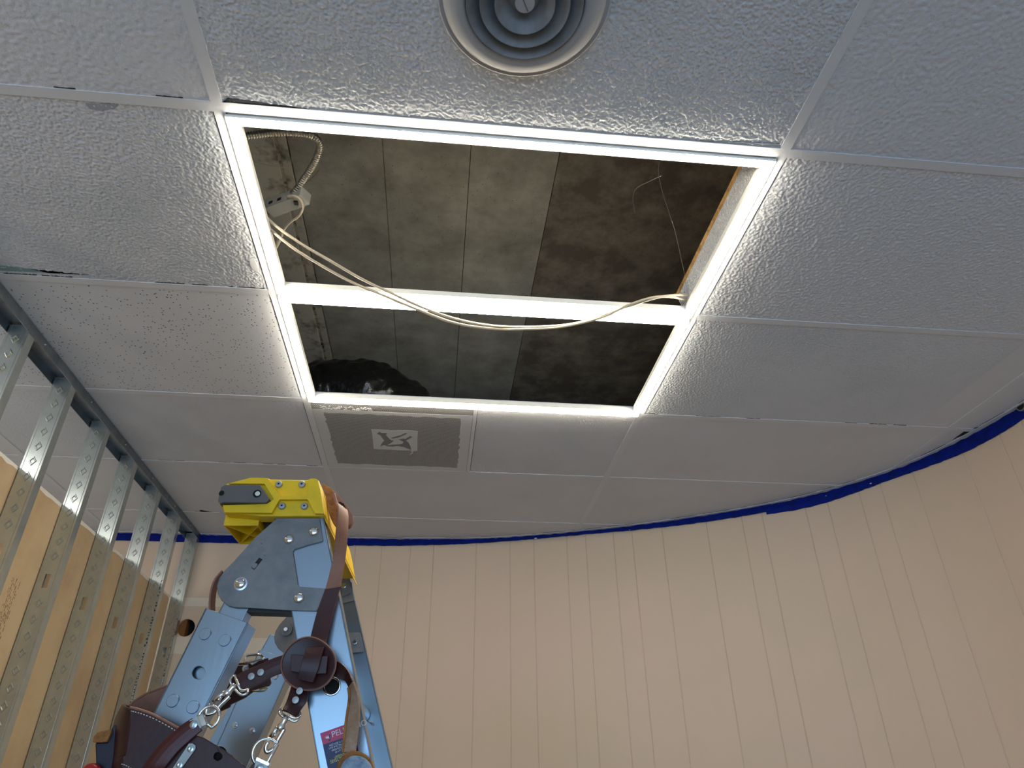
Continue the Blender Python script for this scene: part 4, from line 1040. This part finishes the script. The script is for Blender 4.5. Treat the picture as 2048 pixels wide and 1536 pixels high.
# round central pad with crossing straps
oc = [(1327 + 212 * math.cos(a) * (1 + .03 * math.cos(2 * a + 1)), 507 + 210 * math.sin(a) * (1 + .03 * math.sin(3 * a))) for a in [2 * math.pi * i / 16 for i in range(16)]]
pad([c2(*p) for p in oc], -.028, -.034, .005, M['leather'], 'round_pad', 'round oxblood pad where the straps cross', bend=.006)
ring = [LP(*p, -.0275 - .006 * ((p[0] - 563) / 108)) for p in [c2(*q) for q in oc]]
bm = tube(bmesh.new(), cat(ring, 5, closed=True), .0011, 8, closed=True); obj('pad_edge', bm, M['leather_tan'], t, smooth=True)
rb(S(c2, [((1190, 425), (1185, 560), -.036, -.036), ((1330, 440), (1320, 580), -.036, -.036), ((1480, 440), (1465, 580), -.036, -.036)]), .003, M['leather'], 'cross_strap')
rb(S(c2, [((1310, 372), (1450, 370), -.034, -.036), ((1285, 450), (1425, 455), -.041, -.041), ((1260, 540), (1400, 550), -.041, -.041), ((1235, 625), (1362, 652), -.036, -.036)]), .003, M['leather'], 'keeper_strap')
# strap to the left snap hook
rb(S(c4, [((905, 318), (885, 515), -.024, -.024), ((780, 358), (790, 550), -.028, -.028), ((620, 432), (645, 632), -.034, -.034), ((470, 495), (520, 690), -.040, -.040), ((362, 562), (440, 728), -.044, -.044)]), .004, M['leather'], 'left_strap', bulge=.002)
for q in ((552, 552), (652, 508)):
    bm = lathe(bmesh.new(), [(.0048, 0), (.0046, .001), (0, .0016)], LP(*c4(*q), -.041), -LN, 24, cap=False); obj('strap_rivet', bm, M['galv_rough'], t)
rb(S(c4, [((985, 640), (1165, 660), -.018, -.018), ((945, 770), (1150, 800), -.024, -.024), ((915, 850), (1095, 890), -.030, -.026), ((885, 905), (1040, 985), -.036, -.030)]), .004, M['leather'], 'lower_strap', bulge=.002)
for q in ((1070, 708), (1027, 805)):
    bm = lathe(bmesh.new(), [(.0048, 0), (.0046, .001), (0, .0016)], LP(*c4(*q), -.032), -LN, 24, cap=False); obj('strap_rivet', bm, M['galv_rough'], t)
# strap going right and down to the felt-lined pad
rb(S(c2, [((1500, 590), (1520, 470), -.022, -.022), ((1570, 622), (1585, 500), -.024, -.028), ((1612, 640), (1636, 560), -.024, -.032), ((1640, 690), (1668, 640), -.022, -.040)]), .003, M['leather'], 'rear_strap')
rb(S(c2, [((1628, 660), (1655, 600), -.022, -.036), ((1640, 700), (1685, 670), -.022, -.040), ((1650, 770), (1714, 760), -.026, -.040), ((1636, 880), (1725, 885), -.032, -.040), ((1618, 1010), (1718, 1015), -.036, -.040), ((1598, 1200), (1695, 1205), -.040, -.042)]), .0035, M['suede_grey'], 'rear_strap', 'pale suede back of the strap')
rb(S(c2, [((1628, 690), (1645, 690), -.028, -.03), ((1636, 770), (1655, 770), -.028, -.030), ((1622, 880), (1641, 880), -.034, -.034), ((1604, 1010), (1624, 1010), -.038, -.038), ((1586, 1200), (1604, 1200), -.042, -.042)]), .004, M['suede'], 'strap_edge')
pc = [(1692 + 150 * math.cos(a), 1360 + 172 * math.sin(a)) for a in [2 * math.pi * i / 14 for i in range(14)]]
pad([c2(*p) for p in pc], -.050, -.046, .009, M['suede'], 'shoulder_pad', 'suede-edged pad at the bottom, felt side out')
pc2 = [(1702 + 136 * math.cos(a), 1385 + 160 * math.sin(a)) for a in [2 * math.pi * i / 14 for i in range(14)]]
pad([c2(*p) for p in pc2], -.058, -.054, .006, M['felt'], 'pad_lining', 'blue-grey felt lining', bend=-.004)
# thin strap looping behind the gusset
rb([((443, 1140), (447, 1150), .006, .036), ((428, 1158), (437, 1166), .006, .036), ((420, 1180), (430, 1182), .006, .036), ((417, 1205), (427, 1207), .006, .036), ((418, 1228), (427, 1230), .006, .036)], .003, M['leather_tan'], 'back_strap', 'strap end looping behind the gusset plate')
# buckled strap behind
KB = .16
bm = bmesh.new(); extr(bm, [[LP(*c4(*p), KB) for p in ((368, 410), (520, 400), (560, 428), (640, 380), (728, 352), (735, 400), (750, 560), (762, 620), (740, 652), (600, 690), (480, 780), (330, 850), (318, 880), (178, 944), (205, 770), (300, 560))]], LN * .006)
bs = obj('buckled_strap', bm, M['leather'], t, bevel=.001, label='dark buckled strap behind the others')
bm = bmesh.new()
for i in range(14):
    f = i / 14; a = (372 + 150 * f, 436 - 6 * f); b = (380 + 150 * f, 436 - 6 * f); tube(bm, [LP(*c4(*a), KB - .001), LP(*c4(*b), KB - .001)], .0007, 5)
obj('stitching', bm, M['thread'], bs)['kind'] = 'stuff'
bm = tube(bmesh.new(), cat([LP(*c4(*p), KB - .004) for p in ((480, 392), (500, 335), (560, 322), (640, 322), (680, 362), (640, 372), (560, 392), (500, 400))], 5, closed=True), .0022, 8, closed=True); obj('buckle', bm, M['chrome'], t, smooth=True)
bm = tube(bmesh.new(), cat([LP(*c4(*p), KB - .002) for p in ((560, 704), (620, 712), (690, 706), (720, 668), (640, 690))], 4), .0014, 8); obj('buckle', bm, M['brass'], t, smooth=True)
bm = lathe(bmesh.new(), [(.006, 0), (.0055, .0015), (.002, .002), (0, .001)], LP(*c4(490, 468), KB), -LN, 20, cap=False); obj('strap_rivet', bm, M['rivet'], t)
# snap hooks and strap loops
def torus(c_, u, v, r, rt, m, name, par, a0=0, a1=360, n=28, ry=None):
    cl_ = a1 - a0 >= 360; ry = ry or r
    pts = [c_ + u * math.cos(math.radians(a0 + (a1 - a0) * i / n)) * r + v * math.sin(math.radians(a0 + (a1 - a0) * i / n)) * ry for i in range(n if cl_ else n + 1)]
    bm = tube(bmesh.new(), pts, rt, 10, closed=cl_); return obj(name, bm, m, par, smooth=True)
def snap(p0, p1, loop, k):
    """swivel snap hook from p0 (strap) to p1 (ring), pixel positions"""
    bm = tube(bmesh.new(), cat([LP(*p, kk) for p, kk in loop], 5, closed=True), .0019, 8, closed=True); obj('strap_loop', bm, M['chrome'], t, smooth=True)
    a, b = LP(*p0, k), LP(*p1, k); d = (b - a); L_ = d.length; d.normalize(); s_ = d.cross(LN).normalized()
    bm = lathe(bmesh.new(), [(0, -.004), (.0042, -.003), (.0048, .002), (.0036, .006), (.0052, .009), (.0056, .013), (.004, .016), (0, .017)], a, d, 20, cap=False); h_ = obj('snap_hook', bm, M['chrome'], t, smooth=True)
    w_ = .0056
    bm = bmesh.new()
    back = cat([a + d * .012 + s_ * w_, a + d * L_ * .35 + s_ * w_, a + d * L_ * .7 + s_ * w_ * .9, a + d * L_ * .9 + s_ * w_ * 1.1, b + s_ * w_ * .9, b + d * .005, b - s_ * w_ * .9, b - d * .006 - s_ * w_], 6)
    tube(bm, back, .0031, 10); obj('hook_body', bm, M['chrome'], h_, smooth=True)
    bm = bmesh.new(); tube(bm, [a + d * .012 - s_ * w_ * .7, a + d * L_ * .45 - s_ * w_ * .8, b - d * .010 - s_ * w_], .0030, 10); obj('hook_gate', bm, M['chrome'], h_, smooth=True)
    bm = bmesh.new(); q = a + d * L_ * .45; tube(bm, [q - s_ * .002 - LN * .002, q - LN * .007 + d * .006], .0018, 8); obj('thumb_catch', bm, M['chrome'], h_, smooth=True)
KS = -.048
snap(c4(362, 660), c4(105, 925), [(c4(325, 590), KS), (c4(372, 540), KS + .004), (c4(395, 600), KS - .004), (c4(440, 700), KS - .004), (c4(512, 690), KS + .004), (c4(500, 735), KS), (c4(430, 745), KS), (c4(345, 650), KS)], KS)
snap(c4(915, 1010), c4(742, 1325), [(c4(855, 955), -.038), (c4(875, 905), -.032), (c4(905, 950), -.042), (c4(1040, 1005), -.042), (c4(1070, 940), -.030), (c4(1070, 990), -.036), (c4(1020, 1035), -.038), (c4(940, 1005), -.038)], -.038)

# ================================================================ TOOL POUCHES hanging round the ladder leg
t = thing('tool_pouch', LP(330, 1600, -.03), 'oxblood leather tool pouch hanging around the lower left ladder rail', 'tool pouch')
KF, KBk = -.062, .055
bm = lprism([(385, 1362), (330, 1374.5), (297, 1387), (269, 1404), (259, 1416), (236, 1441), (236, 1520), (240, 1640), (400, 1640)], KBk, KBk + .005); obj('back_panel', bm, M['leather_tan'], t, bevel=.001, label='tan inner face of the back panel')
bm = lprism([(259.5, 1416), (280, 1421), (305, 1430), (330, 1443), (357, 1458), (384, 1474), (392, 1560), (380, 1680), (240, 1680), (236, 1600), (244, 1527), (252, 1506), (260, 1449)], KF, KF + .005)
fp = obj('front_panel', bm, M['leather'], t, bevel=.001)
bm = bmesh.new()
a, b = LP(259.5, 1416, KF), LP(262, 1412, KBk); a1, b1 = LP(260, 1449, KF), LP(236, 1441, KBk); a2, b2 = LP(252, 1506, KF), LP(235, 1505, KBk); a3, b3 = LP(244, 1527, KF), LP(236, 1560, KBk); a4, b4 = LP(240, 1680, KF), LP(236, 1640, KBk)
ribbon(bm, [(a, b), (a1, b1), (a2, b2), (a3, b3), (a4, b4)], .004, 5, dirv=LH, bulge=.012); obj('side_gusset', bm, M['leather'], t, smooth=True)
bm = bmesh.new(); P = [(262, 1422), (281, 1427), (305, 1436), (330, 1449), (352, 1462)]
cc = cat([LP(*p, KF - .0006) for p in P], 16)
for i in range(0, len(cc) - 2, 4): tube(bm, [cc[i], cc[i + 2]], .0006, 5)
cc = cat([LP(*p, KF - .0006) for p in ((243, 1528), (252, 1531), (264, 1538))], 12)
for i in range(0, len(cc) - 2, 4): tube(bm, [cc[i], cc[i + 2]], .0006, 5)
obj('stitching', bm, M['thread'], fp)['kind'] = 'stuff'
bm = tube(bmesh.new(), cat([LP(*p, KF + .002) for p in ((259.5, 1415.5), (280, 1420.5), (305, 1429.5), (330, 1442.5), (357, 1457.5), (384, 1473.5))], 5), .0022, 8); obj('rolled_edge', bm, M['leather_tan'], t, smooth=True)
bm = tube(bmesh.new(), cat([LP(*p, KBk + .002) for p in ((385, 1361), (330, 1373.5), (297, 1386), (269, 1403), (259, 1415))], 5), .0024, 8); obj('rolled_edge', bm, M['leather_tan'], t, smooth=True)
# flap / second pocket
bm = lprism([(379, 1479), (386, 1472), (391, 1470), (406, 1475), (433, 1491), (465, 1512), (490, 1533), (499, 1552), (488, 1600), (470, 1680), (318, 1680), (318, 1560), (328, 1536), (360, 1500)], -.082, -.077, holes=[circ_px((435.4, 1513), 8.2, 20)[::-1]])
fl = obj('second_pocket', bm, M['leather'], t, bevel=.001, label='lower pocket with a punched hole')
bm = lathe(bmesh.new(), [(0, 0), (.012, 0)], LP(435.4, 1513, -.0745), -LN, 20, cap=False); obj('punched_hole', bm, M['hole'], fl)
bm = lprism([(378, 1486), (385, 1486), (391, 1491), (391, 1498), (357, 1545), (345, 1536)], -.085, -.082); mc = obj('metal_clip', bm, M['galv_rough'], t, bevel=.0008, label='flat steel clip')
bm = lathe(bmesh.new(), [(.0042, 0), (.004, .001), (.002, .0016), (0, .0012)], LP(381, 1498, -.085), -LN, 20, cap=False); obj('clip_rivet', bm, M['rivet'], mc)
bm = lathe(bmesh.new(), [(.0042, 0), (.004, .001), (.002, .0016), (0, .0012)], LP(359, 1530, -.085), -LN, 20, cap=False); obj('clip_rivet', bm, M['rivet'], mc)
# carrying strap, plate and ring
bm = bmesh.new(); ribbon(bm, [(LP(384, 1436, -.088), LP(404, 1460, -.088)), (LP(360, 1452, -.089), LP(386, 1475, -.089)), (LP(324, 1484, -.090), LP(358, 1500, -.090)), (LP(300, 1512, -.090), LP(338, 1524, -.090)), (LP(284, 1536, -.088), LP(327, 1540, -.088)), (LP(268, 1570, -.080), LP(310, 1575, -.080))], .004, 6, bulge=.002)
obj('carrying_strap', bm, M['leather_red'], t, bevel=.0006)
def ringset(c_, r, clip, k, rivet_c, plate, rot_):
    cc_ = LP(*c_, k); u = (LH * math.cos(rot_) + UP * math.sin(rot_)); v = (-LH * math.sin(rot_) + UP * math.cos(rot_))
    pts = [cc_ + u * r * math.cos(a) + v * r * 1.05 * math.sin(a) for a in [math.radians(x) for x in range(-30, 211, 12)]]
    bm = tube(bmesh.new(), pts, .0024, 8, closed=True); obj('d_ring', bm, M['chrome'], t, smooth=True)
    bm = lprism(clip, k - .006, k + .002); obj('ring_clip', bm, M['chrome'], t, bevel=.0015)
    if plate:
        bm = lprism(plate, k - .004, k - .001); obj('clip_plate', bm, M['galv_rough'], t, bevel=.001)
        bm = lathe(bmesh.new(), [(.0052, 0), (.0048, .0016), (.0025, .0024), (.0015, .0014), (0, .0014)], LP(*rivet_c, k - .004), -LN, 20, cap=False); obj('clip_rivet', bm, M['rivet'], t)
ringset(c5(1318, 488), .0135, [c5(*p) for p in ((1195, 465), (1258, 442), (1302, 560), (1240, 590))], -.085, c5(1165, 560), [c5(*p) for p in ((1115, 520), (1160, 490), (1215, 470), (1252, 580), (1215, 615), (1160, 632), (1115, 600))], math.radians(-28))
ringset(c4(705, 1372), .0165, [c4(*p) for p in ((600, 1410), (750, 1480), (735, 1520), (585, 1450))], -.062, c4(640, 1540), [c4(*p) for p in ((590, 1440), (735, 1500), (715, 1640), (560, 1640))], math.radians(66))
bm = lprism([c4(*p) for p in ((560, 1490), (520, 1560), (500, 1900), (640, 1950), (760, 1620))], -.064, -.060); obj('ring_tab', bm, M['leather'], t)
# small side pouch with suede rim
t = thing('side_pouch', LP(205, 1600, 0), 'small navy leather side pouch with tan suede rim left of the big pouch', 'tool pouch')
bm = lprism([(189, 1484), (212, 1483), (222, 1455), (234, 1444), (237, 1530), (240, 1660), (200, 1660), (192, 1560)], -.02, .03); obj('pouch_body', bm, M['navy'], t, bevel=.004)
bm = lprism([(184, 1484), (187, 1473), (194, 1465), (218, 1459), (223, 1462), (214, 1483), (200, 1485)], -.026, .03); obj('pouch_rim', bm, M['suede'], t, bevel=.002)
bm = tube(bmesh.new(), cat([LP(*p, -.03) for p in ((166, 1560), (172, 1545), (180, 1538), (190, 1541), (196, 1556))], 6), .007, 12)
tag(obj('red_tool_handle', bm, M['red'], smooth=True), 'red rubber tool handle poking up at the bottom left below the side pouch', 'tool handle')
